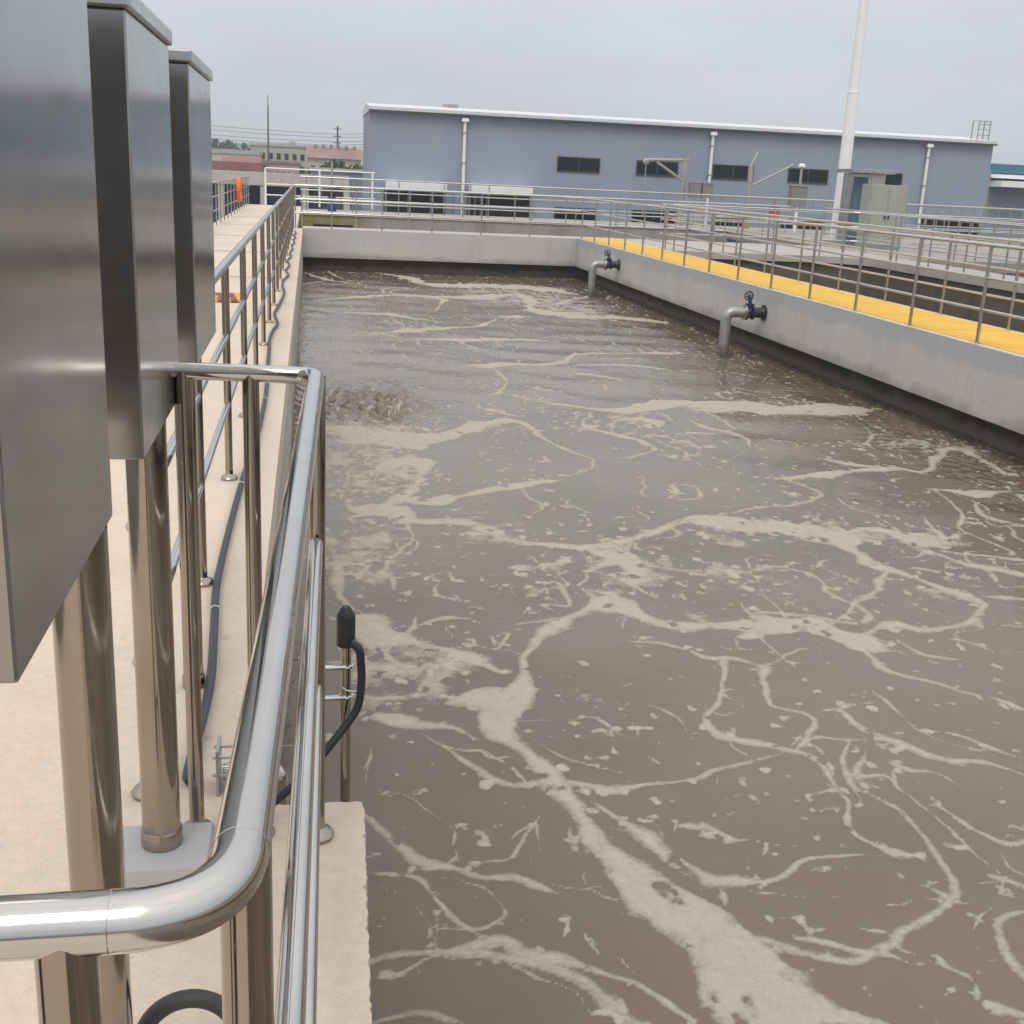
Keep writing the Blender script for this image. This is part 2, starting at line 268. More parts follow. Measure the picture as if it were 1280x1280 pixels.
# ------------------------------------------------------------------ water with foam
ZW = -1.085
STROKES = [[(1.29,6.21,0.079),(1.17,6.02,0.071),(1.11,5.67,0.124),(0.96,5.42,0.134),(0.92,5.19,0.12),(0.99,4.97,0.12),(1.09,4.73,0.104),(1.14,4.37,0.09),(1.2,4.14,0.097),(1.26,3.9,0.122),(1.32,3.71,0.162),(1.42,3.53,0.192),(1.5,3.35,0.212),(1.54,3.2,0.242),(1.64,3.09,0.148),(1.9,2.98,0.062)],[(1.44,3.32,0.112),(1.48,3.19,0.195),(1.46,3.0,0.281),(1.62,2.98,0.129)],[(1.17,6.02,0.077),(1.29,6.21,0.073),(1.44,6.49,0.067),(1.61,6.73,0.056),(1.76,6.87,0.076),(1.96,6.96,0.167),(2.04,6.77,0.078),(2.17,6.6,0.081),(2.33,6.56,0.098),(2.56,6.5,0.097),(2.8,6.46,0.134),(3.08,6.47,0.173),(3.17,6.35,0.143),(3.28,6.2,0.175),(3.42,6.13,0.151)],[(3.28,6.2,0.045),(3.59,6.42,0.066),(3.8,6.34,0.056),(4.04,6.37,0.038),(4.33,6.56,0.046),(4.5,6.75,0.047),(4.51,6.9,0.112),(4.41,7.06,0.094),(4.3,7.34,0.073),(4.21,7.52,0.086),(4.13,7.64,0.097),(4.14,7.85,0.123),(4.11,7.95,0.128),(4.09,8.3,0.189),(3.82,8.49,0.255),(3.46,8.72,0.217),(3.05,8.82,0.192)],[(4.21,7.52,0.029),(4.0,7.3,0.039),(3.72,6.93,0.039),(3.54,6.78,0.032),(3.3,6.54,0.034),(3.18,6.44,0.036)],[(3.28,6.08,0.053),(3.28,5.98,0.055),(3.29,5.74,0.039),(3.39,5.63,0.029),(3.51,5.5,0.035),(3.61,5.39,0.035),(3.74,5.28,0.069),(3.82,5.2,0.049)],[(2.36,6.02,0.032),(2.34,5.95,0.032),(2.27,5.74,0.018),(2.12,5.44,0.02),(2.0,5.28,0.02),(2.01,5.1,0.032),(2.08,4.99,0.04),(2.22,4.96,0.035),(2.31,4.88,0.038),(2.39,4.78,0.03),(2.39,4.6,0.021),(2.37,4.43,0.019),(2.3,4.24,0.035),(2.3,4.12,0.022),(2.34,4.01,0.037),(2.4,3.94,0.046),(2.5,3.92,0.025)],[(2.33,3.93,0.027),(2.17,3.95,0.026),(2.0,3.94,0.021),(1.88,3.84,0.022),(1.76,3.81,0.025),(1.65,3.82,0.083),(1.57,3.84,0.07),(1.52,3.92,0.03),(1.47,4.01,0.021)],[(1.21,4.5,0.022),(1.3,4.36,0.043),(1.36,4.24,0.061),(1.4,4.1,0.052),(1.4,3.97,0.022)],[(1.58,3.78,0.022),(1.55,3.65,0.009)],[(2.5,5.88,0.06),(2.53,5.87,0.042),(2.46,5.65,0.017),(2.42,5.4,0.025),(2.54,5.26,0.037),(2.55,5.14,0.018),(2.42,4.97,0.026),(2.31,4.88,0.021)],[(2.5,5.88,0.025),(2.81,6.04,0.021),(2.89,6.08,0.033),(3.02,6.08,0.03)],[(2.2,6.16,0.035),(2.25,6.01,0.029),(2.41,5.98,0.036),(2.51,5.9,0.041)],[(2.58,6.3,0.081),(2.75,6.33,0.047)],[(2.61,5.29,0.025),(2.73,5.27,0.033),(2.76,5.08,0.026),(2.8,4.94,0.033),(2.87,4.87,0.054),(2.98,4.75,0.031),(3.06,4.7,0.022),(3.2,4.65,0.023),(3.37,4.5,0.022)],[(2.73,5.27,0.024),(2.86,5.33,0.022)],[(2.93,4.97,0.035),(3.14,4.96,0.028),(3.28,4.89,0.03),(3.38,4.75,0.028),(3.48,4.67,0.024)],[(2.48,4.67,0.033),(2.53,4.61,0.025),(2.65,4.58,0.024),(2.68,4.46,0.022)],[(2.72,4.73,0.033),(2.79,4.64,0.039),(2.92,4.56,0.016),(2.98,4.4,0.011)],[(2.64,4.95,0.019),(2.52,4.77,0.016),(2.48,4.57,0.021),(2.43,4.4,0.011)],[(2.51,4.99,0.023),(2.76,4.92,0.018)],[(2.7,4.29,0.023),(2.77,4.26,0.021),(2.81,4.08,0.026),(2.9,3.98,0.03),(3.06,4.02,0.013)],[(2.66,3.76,0.019),(2.72,3.72,0.032),(2.82,3.63,0.038)],[(2.74,3.71,0.009),(2.68,3.61,0.016),(2.76,3.55,0.021)],[(2.38,3.72,0.017),(2.44,3.64,0.026),(2.49,3.59,0.017),(2.56,3.58,0.018)],[(2.62,3.55,0.02),(2.51,3.49,0.019),(2.4,3.42,0.023)],[(1.76,3.46,0.019),(1.82,3.45,0.025),(1.92,3.41,0.017),(2.02,3.36,0.02),(2.1,3.32,0.023),(2.15,3.26,0.022)],[(2.23,3.34,0.013),(2.26,3.31,0.02),(2.26,3.25,0.037),(2.32,3.17,0.026),(2.31,3.12,0.008)],[(2.29,3.06,0.026),(2.31,3.01,0.069),(2.39,2.97,0.09)],[(1.67,3.75,0.014),(1.74,3.72,0.014),(1.87,3.69,0.011)],[(2.01,3.69,0.008),(2.1,3.67,0.008)],[(2.15,3.63,0.01),(2.23,3.62,0.009),(2.32,3.65,0.009)],[(2.01,3.52,0.008),(2.1,3.48,0.011),(2.16,3.43,0.01)],[(1.54,4.24,0.029),(1.59,4.24,0.029),(1.68,4.21,0.029),(1.75,4.13,0.019),(1.84,4.11,0.01),(1.92,4.08,0.013),(2.06,4.05,0.013)],[(1.9,4.11,0.017),(1.85,3.98,0.016)],[(0.22,4.47,0.023),(0.33,4.3,0.039),(0.43,4.11,0.037),(0.57,4.01,0.023),(0.68,3.93,0.026),(0.78,3.91,0.036),(0.85,3.85,0.039),(0.93,3.79,0.015)],[(0.9,3.86,0.008),(1.01,3.84,0.02),(1.12,3.86,0.015)],[(0.21,4.04,0.018),(0.34,3.99,0.026),(0.43,3.96,0.021),(0.45,3.86,0.014),(0.5,3.74,0.022),(0.56,3.64,0.015),(0.61,3.57,0.026)],[(0.2,3.4,0.011),(0.28,3.41,0.014),(0.39,3.46,0.016),(0.48,3.5,0.037),(0.58,3.53,0.034),(0.68,3.55,0.031),(0.76,3.46,0.047),(0.85,3.43,0.039),(0.93,3.37,0.021),(1.03,3.31,0.019),(1.14,3.22,0.02),(1.22,3.09,0.021),(1.24,3.04,0.02)],[(0.43,3.52,0.014),(0.44,3.63,0.008),(0.45,3.74,0.009),(0.4,3.81,0.009)],[(0.24,3.97,0.008),(0.31,3.89,0.008),(0.36,3.8,0.009)],[(0.57,4.08,0.012),(0.7,4.04,0.009),(0.78,4.04,0.013),(0.84,4.15,0.011),(0.94,4.32,0.011),(0.98,4.43,0.008)],[(0.79,4.18,0.011),(0.94,4.32,0.016),(0.92,4.12,0.008)],[(0.25,4.68,0.014),(0.41,4.61,0.012),(0.5,4.47,0.01),(0.6,4.3,0.009)],[(0.97,3.58,0.008),(1.0,3.47,0.009),(1.02,3.41,0.008)],[(0.93,3.65,0.008),(0.9,3.53,0.01)],[(0.21,5.42,0.095),(0.4,5.35,0.076),(0.52,5.28,0.06),(0.71,5.23,0.025),(0.81,5.09,0.022)],[(0.53,5.2,0.015),(0.6,5.07,0.013),(0.71,5.0,0.015),(0.81,4.97,0.017),(0.91,4.8,0.017),(0.98,4.64,0.024)],[(0.7,5.51,0.089),(0.86,5.56,0.14),(1.0,5.68,0.143)],[(0.2,6.72,0.232),(0.3,6.71,0.148),(0.36,6.45,0.179),(0.58,6.36,0.12),(0.78,6.19,0.087),(0.92,6.0,0.097),(1.03,5.88,0.133)],[(0.36,6.39,0.094),(0.51,5.95,0.056),(0.63,6.02,0.03),(0.56,5.67,0.055),(0.35,5.59,0.067),(0.21,5.64,0.056)],[(0.61,6.65,0.047),(0.81,6.73,0.052),(0.99,6.72,0.027)],[(1.07,6.38,0.068),(1.17,6.41,0.025),(1.05,6.14,0.016)],[(1.13,6.54,0.036),(1.37,6.61,0.043),(1.53,6.66,0.049)],[(1.58,7.38,0.063),(1.67,7.27,0.044),(1.63,6.92,0.033),(1.48,6.92,0.041),(1.54,6.72,0.043)],[(0.25,4.97,0.009),(0.23,4.73,0.009)],[(0.25,5.18,0.01),(0.25,4.97,0.009),(0.2,4.76,0.009)],[(1.08,5.05,0.016),(1.17,4.9,0.02),(1.28,4.81,0.015),(1.47,4.68,0.011)],[(1.32,5.39,0.013),(1.44,5.3,0.012),(1.5,5.15,0.015),(1.61,5.08,0.013)],[(1.62,4.87,0.027),(1.64,4.79,0.022)],[(1.78,6.28,0.024),(2.04,6.26,0.032),(2.2,6.16,0.037)],[(0.32,7.69,0.092),(0.52,7.5,0.046),(0.76,7.51,0.032)],[(1.38,7.66,0.079),(1.52,7.55,0.062)],[(1.92,7.59,0.078),(2.2,7.76,0.147),(2.27,7.46,0.08),(2.16,7.31,0.051),(2.23,7.0,0.032)],[(1.88,7.16,0.061),(1.96,7.11,0.063),(1.98,6.92,0.054)],[(0.15,12.2,0.333),(0.55,11.83,0.371),(0.94,11.74,0.373),(1.38,11.83,0.186),(1.74,12.44,0.139),(2.08,12.67,0.171),(2.35,12.52,0.077),(2.41,11.72,0.038),(2.51,11.32,0.055),(2.73,10.91,0.029),(2.62,10.56,0.023),(2.29,10.1,0.026)],[(0.36,10.08,0.075),(0.56,10.4,0.098),(0.98,10.78,0.18),(0.98,10.2,0.052),(0.78,9.58,0.088),(0.55,9.04,0.11)],[(0.78,9.58,0.124),(0.98,9.3,0.17),(1.31,9.58,0.076),(1.63,9.79,0.104),(1.93,9.98,0.097),(2.28,10.04,0.068)],[(0.26,8.85,0.127),(0.55,9.04,0.203),(0.81,8.73,0.1),(1.16,8.7,0.106),(1.32,8.53,0.122),(1.5,8.22,0.081),(1.83,8.12,0.079),(2.04,8.08,0.09),(2.31,8.21,0.09),(2.68,8.45,0.096),(3.03,8.77,0.114)],[(2.04,8.08,0.083),(2.12,7.92,0.115),(2.31,7.79,0.115),(2.29,7.54,0.068)],[(0.13,8.2,0.048),(0.16,7.78,0.056),(0.19,7.21,0.049),(0.26,6.85,0.056)],[(0.84,12.6,0.029),(0.83,12.95,0.017),(1.12,13.78,0.024)],[(1.86,13.93,0.036),(2.02,13.45,0.03),(1.69,13.1,0.042)],[(2.02,13.45,0.071),(2.26,13.13,0.059),(2.51,12.96,0.065)],[(2.39,14.46,0.073),(2.62,14.04,0.055),(3.14,13.62,0.075),(3.66,13.46,0.122),(4.14,13.69,0.152),(4.64,13.83,0.263),(5.29,13.72,0.364),(5.89,13.5,0.321),(6.63,13.6,0.242),(6.95,13.67,0.14)],[(3.16,13.19,0.046),(3.03,12.34,0.053),(3.28,12.1,0.102),(3.49,11.76,0.048),(3.53,11.35,0.019),(3.19,11.06,0.042),(2.82,11.05,0.051)],[(3.37,12.74,0.055),(3.82,12.95,0.119),(3.95,12.68,0.077),(3.86,12.38,0.022)],[(4.36,12.93,0.078),(4.43,12.58,0.063),(4.7,12.08,0.044),(4.58,11.38,0.012)],[(3.93,12.17,0.061),(4.46,12.2,0.042)],[(3.94,11.89,0.073),(3.98,11.74,0.063),(4.03,11.37,0.025),(3.79,11.08,0.02),(3.8,10.67,0.019),(3.53,10.32,0.026)],[(4.14,10.27,0.049),(4.52,10.18,0.058),(5.0,10.38,0.077),(5.48,10.51,0.082),(5.81,10.61,0.066),(6.02,10.52,0.032),(6.46,10.97,0.043),(6.92,11.46,0.082),(7.01,11.09,0.053),(6.86,10.53,0.049),(6.8,10.31,0.022)],[(5.14,11.15,0.043),(5.26,10.87,0.082),(5.43,10.71,0.112),(5.7,10.61,0.092)],[(5.62,9.81,0.063),(5.9,9.76,0.065),(6.09,9.61,0.16),(6.3,9.62,0.053),(6.69,9.67,0.038)],[(5.93,9.34,0.048),(5.78,9.01,0.033),(5.78,8.76,0.048),(5.98,8.57,0.068)],[(5.2,8.94,0.056),(5.07,8.47,0.072),(5.06,8.26,0.101),(5.31,8.45,0.022)],[(4.91,8.07,0.138),(4.76,8.2,0.174),(4.63,8.48,0.184),(4.47,8.57,0.143),(4.11,8.4,0.109)],[(4.81,7.89,0.067),(5.07,7.77,0.065),(5.4,7.66,0.043)],[(4.66,7.94,0.058),(4.82,7.64,0.059),(4.99,7.45,0.103),(5.17,7.31,0.103)],[(4.82,7.83,0.042),(5.42,7.7,0.032)],[(4.35,7.51,0.047),(4.62,7.47,0.038)],[(4.6,6.98,0.073),(4.87,6.84,0.045)],[(4.34,6.46,0.024),(4.56,6.36,0.024)],[(3.58,6.26,0.018),(3.6,6.02,0.024),(3.75,5.92,0.02),(3.86,5.86,0.02)],[(4.03,5.97,0.018),(4.32,5.98,0.017)],[(3.56,7.57,0.028),(3.78,7.71,0.027),(3.97,7.76,0.023)],[(-0.18,31.64,0.065),(0.37,29.54,0.095),(1.18,28.56,0.138)],[(-0.22,27.72,0.051),(0.36,29.32,0.054)],[(0.4,32.12,0.043),(0.76,30.34,0.054)],[(1.66,31.86,0.175),(2.44,30.95,0.171),(2.7,29.48,0.166),(3.37,28.87,0.317),(4.15,29.12,0.43),(5.36,28.89,0.483),(6.31,27.45,0.22)],[(0.06,24.42,0.066),(0.31,24.94,0.126),(1.12,25.64,0.157),(1.96,26.21,0.21),(2.72,25.92,0.13),(2.69,24.65,0.027),(2.22,22.59,0.033)],[(0.06,23.55,0.057),(0.38,22.82,0.11),(1.32,22.65,0.152),(1.85,22.13,0.092),(2.51,21.32,0.085)],[(2.73,26.09,0.243),(3.77,26.38,0.307),(4.8,27.02,0.161),(4.6,24.67,0.087),(4.66,23.82,0.289),(5.16,23.24,0.402),(5.7,23.1,0.359),(6.42,22.86,0.272),(6.87,22.31,0.173)],[(5.05,24.79,0.042),(5.56,25.86,0.085),(6.65,27.54,0.104)],[(3.6,22.64,0.25),(4.25,22.78,0.252)],[(3.58,22.51,0.062),(3.18,21.45,0.073),(2.55,20.77,0.123),(1.98,20.56,0.221),(1.48,20.15,0.145),(0.86,19.54,0.102)],[(1.57,19.18,0.142),(2.36,19.22,0.14),(3.23,19.46,0.143),(3.65,19.43,0.15),(4.09,19.21,0.145)],[(4.56,19.98,0.036),(4.64,19.02,0.035)],[(2.26,16.58,0.106),(2.64,16.62,0.214),(2.97,16.66,0.108),(3.38,16.72,0.078),(3.84,17.3,0.07),(4.26,17.91,0.121),(4.71,18.14,0.1),(5.58,18.27,0.085),(6.21,18.36,0.129)],[(4.24,17.67,0.081),(4.54,17.47,0.083),(4.95,17.6,0.072)],[(3.62,16.74,0.073),(4.39,16.84,0.076),(4.87,16.74,0.097),(5.33,16.37,0.09)],[(3.5,16.16,0.072),(3.9,16.07,0.077),(4.17,15.51,0.032),(3.94,15.3,0.043),(3.57,14.9,0.032)],[(4.33,15.15,0.012),(4.22,14.67,0.011)],[(2.6,16.41,0.039),(2.6,15.93,0.053),(2.6,15.29,0.021),(2.36,14.4,0.047),(2.08,14.21,0.062)],[(2.77,14.95,0.067),(3.09,14.52,0.067)],[(1.84,13.83,0.045),(1.98,13.54,0.029),(1.64,13.09,0.038)],[(1.98,13.54,0.08),(2.24,13.27,0.058)],[(1.48,14.06,0.05),(1.74,13.92,0.05)],[(2.4,14.29,0.045),(2.78,13.9,0.061),(3.45,13.54,0.063)],[(0.85,12.86,0.027),(1.18,13.93,0.022)],[(-0.18,24.66,0.065),(-0.21,21.34,0.071),(-0.23,18.35,0.061),(-0.27,14.84,0.04)]]
def water_grid(x0, x1, y0, y1, ymid, kx, ky, ybase):
    xs = [x0]
    while xs[-1] < x1: xs.append(xs[-1]+kx(xs[-1]))
    xs[-1] = x1
    ys = list(np.linspace(y0, ymid, 24))
    while ys[-1] < y1: ys.append(ys[-1]+ky*max(ys[-1], ybase))
    ys[-1] = y1
    return np.array(xs), np.array(ys)
PATCHES = [(0.55,10.5,0.58,1.19,1.18),(0.35,8.12,0.37,0.84,1.18),(0.49,6.04,0.33,0.6,1.18),(1.4,8.46,0.37,0.31,0.9),(1.68,7.42,0.5,0.46,0.9),(2.32,7.7,0.32,0.56,1.06),(3.0,7.42,0.47,0.42,0.75),(3.87,8.49,1.03,0.39,1.06),(4.68,8.32,0.52,0.42,1.06),(1.82,12.34,0.62,0.5,0.8),(3.41,12.65,0.57,0.66,0.8),(3.88,11.51,0.4,0.93,0.7),(4.44,7.14,0.42,0.29,0.6),(1.43,5.4,0.34,0.46,0.35),(4.51,26.58,1.38,2.16,0.9),(5.41,24.71,0.93,1.89,0.9),(1.55,20.64,1.01,1.09,0.6),(2.56,4.78,0.24,0.31,0.5),(5.64,13.71,1.44,0.53,0.8),(6.06,11.53,0.57,0.54,0.6),(1.26,4.64,0.26,0.22,0.5),(0.75,11.9,0.67,0.53,1.18),(-0.16,21.11,0.08,4.32,0.9),(0.8,6.39,0.28,0.37,0.7),(6.82,11.55,0.58,0.55,0.6),(2.16,6.7,0.31,0.17,0.7),(2.53,14.59,0.64,1.02,0.5)]
_tab = np.random.RandomState(11).rand(256, 256)
def vnoise(x, y):                                   # smooth value noise in 0..1
    xi = np.floor(x).astype(int); yi = np.floor(y).astype(int); fx = x-xi; fy = y-yi
    fx = fx*fx*fx*(fx*(fx*6-15)+10); fy = fy*fy*fy*(fy*(fy*6-15)+10)
    a = _tab[xi & 255, yi & 255]; b = _tab[(xi+1) & 255, yi & 255]; c = _tab[xi & 255, (yi+1) & 255]; d = _tab[(xi+1) & 255, (yi+1) & 255]
    return (a*(1-fx)+b*fx)*(1-fy)+(c*(1-fx)+d*fx)*fy
def fbm(x, y, oct=4, gain=.5):
    s = 0; w = 1; tot = 0
    for k in range(oct):
        s = s+w*vnoise(x*2**k+17.3*k, y*2**k+5.7*k); tot += w; w *= gain
    return s/tot
def cells(x, y, seed):                              # distance to the nearest cell border
    xi = np.floor(x).astype(int); yi = np.floor(y).astype(int); best = np.full(x.shape, 9.0); sec = np.full(x.shape, 9.0)
    for di in (-1, 0, 1):
        for dj in (-1, 0, 1):
            px = xi+di; py = yi+dj
            jx = _tab[(px*7+seed) & 255, (py*13+seed) & 255]; jy = _tab[(px*11+seed+50) & 255, (py*5+seed+90) & 255]
            dd = np.hypot(px+.1+.8*jx-x, py+.1+.8*jy-y)
            sec = np.minimum(sec, np.maximum(best, dd)); best = np.minimum(best, dd)
    return (sec-best)*.5
def STROKES_MID(st): return (st[0][0], st[0][1], 2*5*max(st[0][2], st[1][2])-st[1][2])
def smooth_curve(st, m=4):
    P = np.array(st, float); o = []
    for i in range(len(P)-1):
        p0, p1, p2, p3 = P[max(i-1, 0)], P[i], P[i+1], P[min(i+2, len(P)-1)]
        for k in range(m):
            t = k/m; q = .5*(2*p1+(p2-p0)*t+(2*p0-5*p1+4*p2-p3)*t*t+(3*p1-p0-3*p2+p3)*t**3); q[2] = p1[2]+(p2[2]-p1[2])*t; o.append(tuple(q))
    return o+[tuple(P[-1])]
def build_water():
    xs, ys = water_grid(-.2, 7.56, -8, 32.3, 1.6, lambda x: .009+.0019*max(x, 0), .0040, 1.6)
    nx, ny = len(xs), len(ys); F = np.full((ny, nx), -2.5); X0, Y0 = np.meshgrid(xs, ys)
    n = lambda sc, o=4, q=0: fbm(X0/sc+31.7+q, Y0/sc+91.3+q, o)
    damp = np.clip(Y0/14, .22, 1)
    GX = X0+damp*.20*(n(.75, 3)-.5)+.05*(n(.22, 2, 7)-.5)+.012*(n(.07, 2, 3)-.5)
    GY = Y0+damp*.30*(n(.9, 3, 40)-.5)+.08*(n(.25, 2, 60)-.5)+.012*(n(.07, 2, 5)-.5)
    wob = np.clip(1.03+1.9*(n(.30, 4, 20)-.5), .58, 1.8)
    for si, st in enumerate(STROKES):
        if si < 2: st = [(x, y, h*.8) for x, y, h in st]
        k_ = len(st); st = [(x, y, h*(.2 if i in (0, k_-1) else 1)) for i, (x, y, h) in enumerate(st)]
        if k_ == 2: st = [st[0], tuple((a_+b_)/2 for a_, b_ in zip(STROKES_MID(st), st[1])), st[1]]
        st = smooth_curve(st)
        for (ax, ay, ah), (bx, by, bh) in zip(st[:-1], st[1:]):
            hm = max(ah, bh); e_ = 4.0*hm+.32
            i0, i1 = np.searchsorted(xs, (min(ax, bx)-e_, max(ax, bx)+e_)); j0, j1 = np.searchsorted(ys, (min(ay, by)-e_, max(ay, by)+e_))
            if i1 <= i0 or j1 <= j0: continue
            X = GX[j0:j1, i0:i1]; Y = GY[j0:j1, i0:i1]; dx, dy = bx-ax, by-ay
            t = np.clip(((X-ax)*dx+(Y-ay)*dy)/(dx*dx+dy*dy+1e-9), 0, 1)
            dist = np.hypot(X-ax-t*dx, Y-ay-t*dy); hw = (ah+(bh-ah)*t)*((.80+.012*ay)*wob[j0:j1, i0:i1])
            sub = F[j0:j1, i0:i1]; np.maximum(sub, (hw-dist)/(np.minimum(hw, .045)+.004), out=sub)
    X, Y = X0, Y0; D = np.zeros_like(X)
    for cx, cy, rx, ry, s_ in PATCHES:
        D = np.maximum(D, s_*np.clip(1.35-((GX-cx)/(rx+.05))**2-((GY-cy)/(ry+.05))**2, 0, 1))
    # drifting scum: rounded loops that the eddies leave behind
    net = np.zeros_like(X)-2.5
    def loops(sc, q, wd, thr, lev=.5):
        f = vnoise((GX+.35*sc*(n(sc*.8, 2, q+3)-.5))/sc+q, (GY+.35*sc*(n(sc*.8, 2, q+8)-.5))/(sc*1.35)+q)*.8+vnoise(GX/sc*2.1+q, GY/sc*1.6+q)*.2
        gy, gx = np.gradient(f, ys, xs); dist = np.abs(f-lev)/(np.hypot(gx, gy)+.08/sc)
        w_ = wd*np.clip((n(sc*.9, 4, q+9)+.14*D-thr)/.16, 0, 1.5)*(1+.03*Y)
        return np.where(w_ > .0015, (w_-dist)/(np.minimum(w_, .045)+.004), -2.5)
    for a_ in ((1.05, 3, .017, .43), (1.05, 3, .013, .46, .67), (.55, 41, .011, .47), (.24, 77, .008, .52)):
        net = np.maximum(net, loops(*a_))
    F = np.maximum(F, net-.12)
    F = np.maximum(F, -.98+1.12*D+2.4*(n(.20, 5, 70)-.5))
    near = np.clip((F+1.9)/1.9, 0, 1)
    fl = n(.075, 3, 33)+.10*(n(.9, 3, 55)-.5)+.080*D+.045*near      # loose flecks, thickest round the streaks
    F = np.maximum(F, (fl-.752-.0008*Y+.012*np.clip((Y-5)/4, 0, 1))*8)
    lace = n(.11, 4, 95); F = np.where(F > 0, np.minimum(F, (.755+.012*np.maximum(Y-4, 0)-.085*np.minimum(D, 1)-lace)*9+.2), F)   # holes torn in the film
    # surface relief
    Z = np.zeros_like(X); rs = np.random.RandomState(3)
    for k in range(16):
        a = rs.rand()*6.28; lam = .5+rs.rand()*1.8; q = 2*np.pi/lam
        Z += .0012*lam*np.sin(q*(X*np.cos(a)+Y*np.sin(a))+rs.rand()*6.28)
    boil = np.exp(-(((X-.62)/.62)**2+((Y-13.5)/1.0)**2))            # aerator boil by the left wall
    chop = np.zeros_like(X)
    for k in range(14):
        a = rs.rand()*6.28; lam = .10+rs.rand()*.20; q = 2*np.pi/lam
        chop += np.sin(q*(X*np.cos(a)+Y*np.sin(a))+rs.rand()*6.28)
    edge = np.exp(-np.abs(X-7.0)/.5)*(Y > 8)*.45+np.exp(-np.abs(Y-31.5)/.8)*.55
    Z += chop*(.011*boil+.006*edge)
    F = np.maximum(F, np.where(boil > .1, -.9+.55*boil+2.0*(n(.13, 4, 15)-.5), -2.5))
    Z += .004*np.clip(F+.1, 0, 1)                                   # foam stands a little proud
    tone = n(2.2, 4, 81)
    v = np.stack([X.ravel(), Y.ravel(), ZW+Z.ravel()], -1)
    me = bpy.data.meshes.new('water'); nv = nx*ny; nf = (nx-1)*(ny-1)
    me.vertices.add(nv); me.vertices.foreach_set('co', v.ravel().astype(np.float32))
    jj, ii = np.meshgrid(np.arange(ny-1), np.arange(nx-1), indexing='ij'); b = (jj*nx+ii).ravel()
    q = np.stack([b, b+1, b+nx+1, b+nx], -1).ravel().astype(np.int32)
    me.loops.add(nf*4); me.loops.foreach_set('vertex_index', q)
    me.polygons.add(nf); me.polygons.foreach_set('loop_start', np.arange(0, nf*4, 4, dtype=np.int32))
    me.polygons.foreach_set('use_smooth', np.ones(nf, dtype=bool))
    me.update(); me.validate()
    for nm, A in (('foam', np.clip(F, -2.5, 1.2)), ('tone', tone)):
        at_ = me.attributes.new(nm, 'FLOAT', 'POINT'); at_.data.foreach_set('value', A.ravel().astype(np.float32))
    return me
def water_mat(name, foam=True):
    m, t, b = newmat(name); p = pos(t)
    n1 = mth(t, 'SUBTRACT', noise(t, p, 11, 5, .68), .5)
    if foam:
        a = N(t, 'ShaderNodeAttribute', attribute_name='foam').outputs['Fac']
        tone = N(t, 'ShaderNodeAttribute', attribute_name='tone').outputs['Fac']
        n2 = mth(t, 'SUBTRACT', noise(t, p, 55, 2, .6), .5)
        r = mth(t, 'ADD', mth(t, 'ADD', a, mth(t, 'MULTIPLY', n1, 1.0)), mth(t, 'MULTIPLY', n2, .6))
        fo = rng(t, r, -.12, .40, 0, 1, True)
        thick = rng(t, r, .1, 1.1, .90, 1.08); op = rng(t, r, .02, .7, .58, .96); thick = mth(t, 'ADD', thick, mth(t, 'ADD', mth(t, 'MULTIPLY', n2, .35), mth(t, 'MULTIPLY', n1, .40)))
    else:
        tone = noise(t, p, .5, 3)
        fo = rng(t, noise(t, p, 1.1, 6, .7, 1.0), .60, .68, 0, .8); thick = rng(t, n1, -.2, .2, .8, 1.05); op = rng(t, n1, -.2, .2, .8, .95)
    base = mixc(t, rng(t, tone, .35, .7), (.168, .133, .096), (.131, .103, .073))
    fc = N(t, 'ShaderNodeVectorMath', operation='SCALE'); fc.inputs[0].default_value = (.368, .330, .275); L(t, thick, fc.inputs['Scale'])
    L(t, mixc(t, mth(t, 'MULTIPLY', fo, op), base, fc.outputs[0]), b.inputs['Base Color'])
    L(t, rng(t, fo, 0, 1, .13, .7), b.inputs['Roughness']); b.inputs['IOR'].default_value = 1.36
    h = mth(t, 'ADD', mth(t, 'MULTIPLY', noise(t, p, 4, 3, .6), .6), mth(t, 'ADD', mth(t, 'MULTIPLY', n1, .09), mth(t, 'MULTIPLY', fo, .03)))
    bump(t, b, h, .24, .05); return m
tag(link('water', build_water(), water_mat('aeration_tank_water')), kind='structure')
W2 = water_mat('second_tank_water', False)
struct('water', MB().add([(8.1, -8, -1.25), (13.75, -8, -1.25), (13.75, 28.2, -1.25), (8.1, 28.2, -1.25)], [(0,1,2,3)]), W2)
struct('water', MB().add([(14.7, 4, -1.25), (22.2, 4, -1.25), (22.2, 28.2, -1.25), (14.7, 28.2, -1.25)], [(0,1,2,3)]), W2)
struct('water', MB().add([(-.3, 33.0, -.85), (13.5, 33.0, -.85), (13.5, 41.3, -.85), (-.3, 41.3, -.85)], [(0,1,2,3)]), W2)

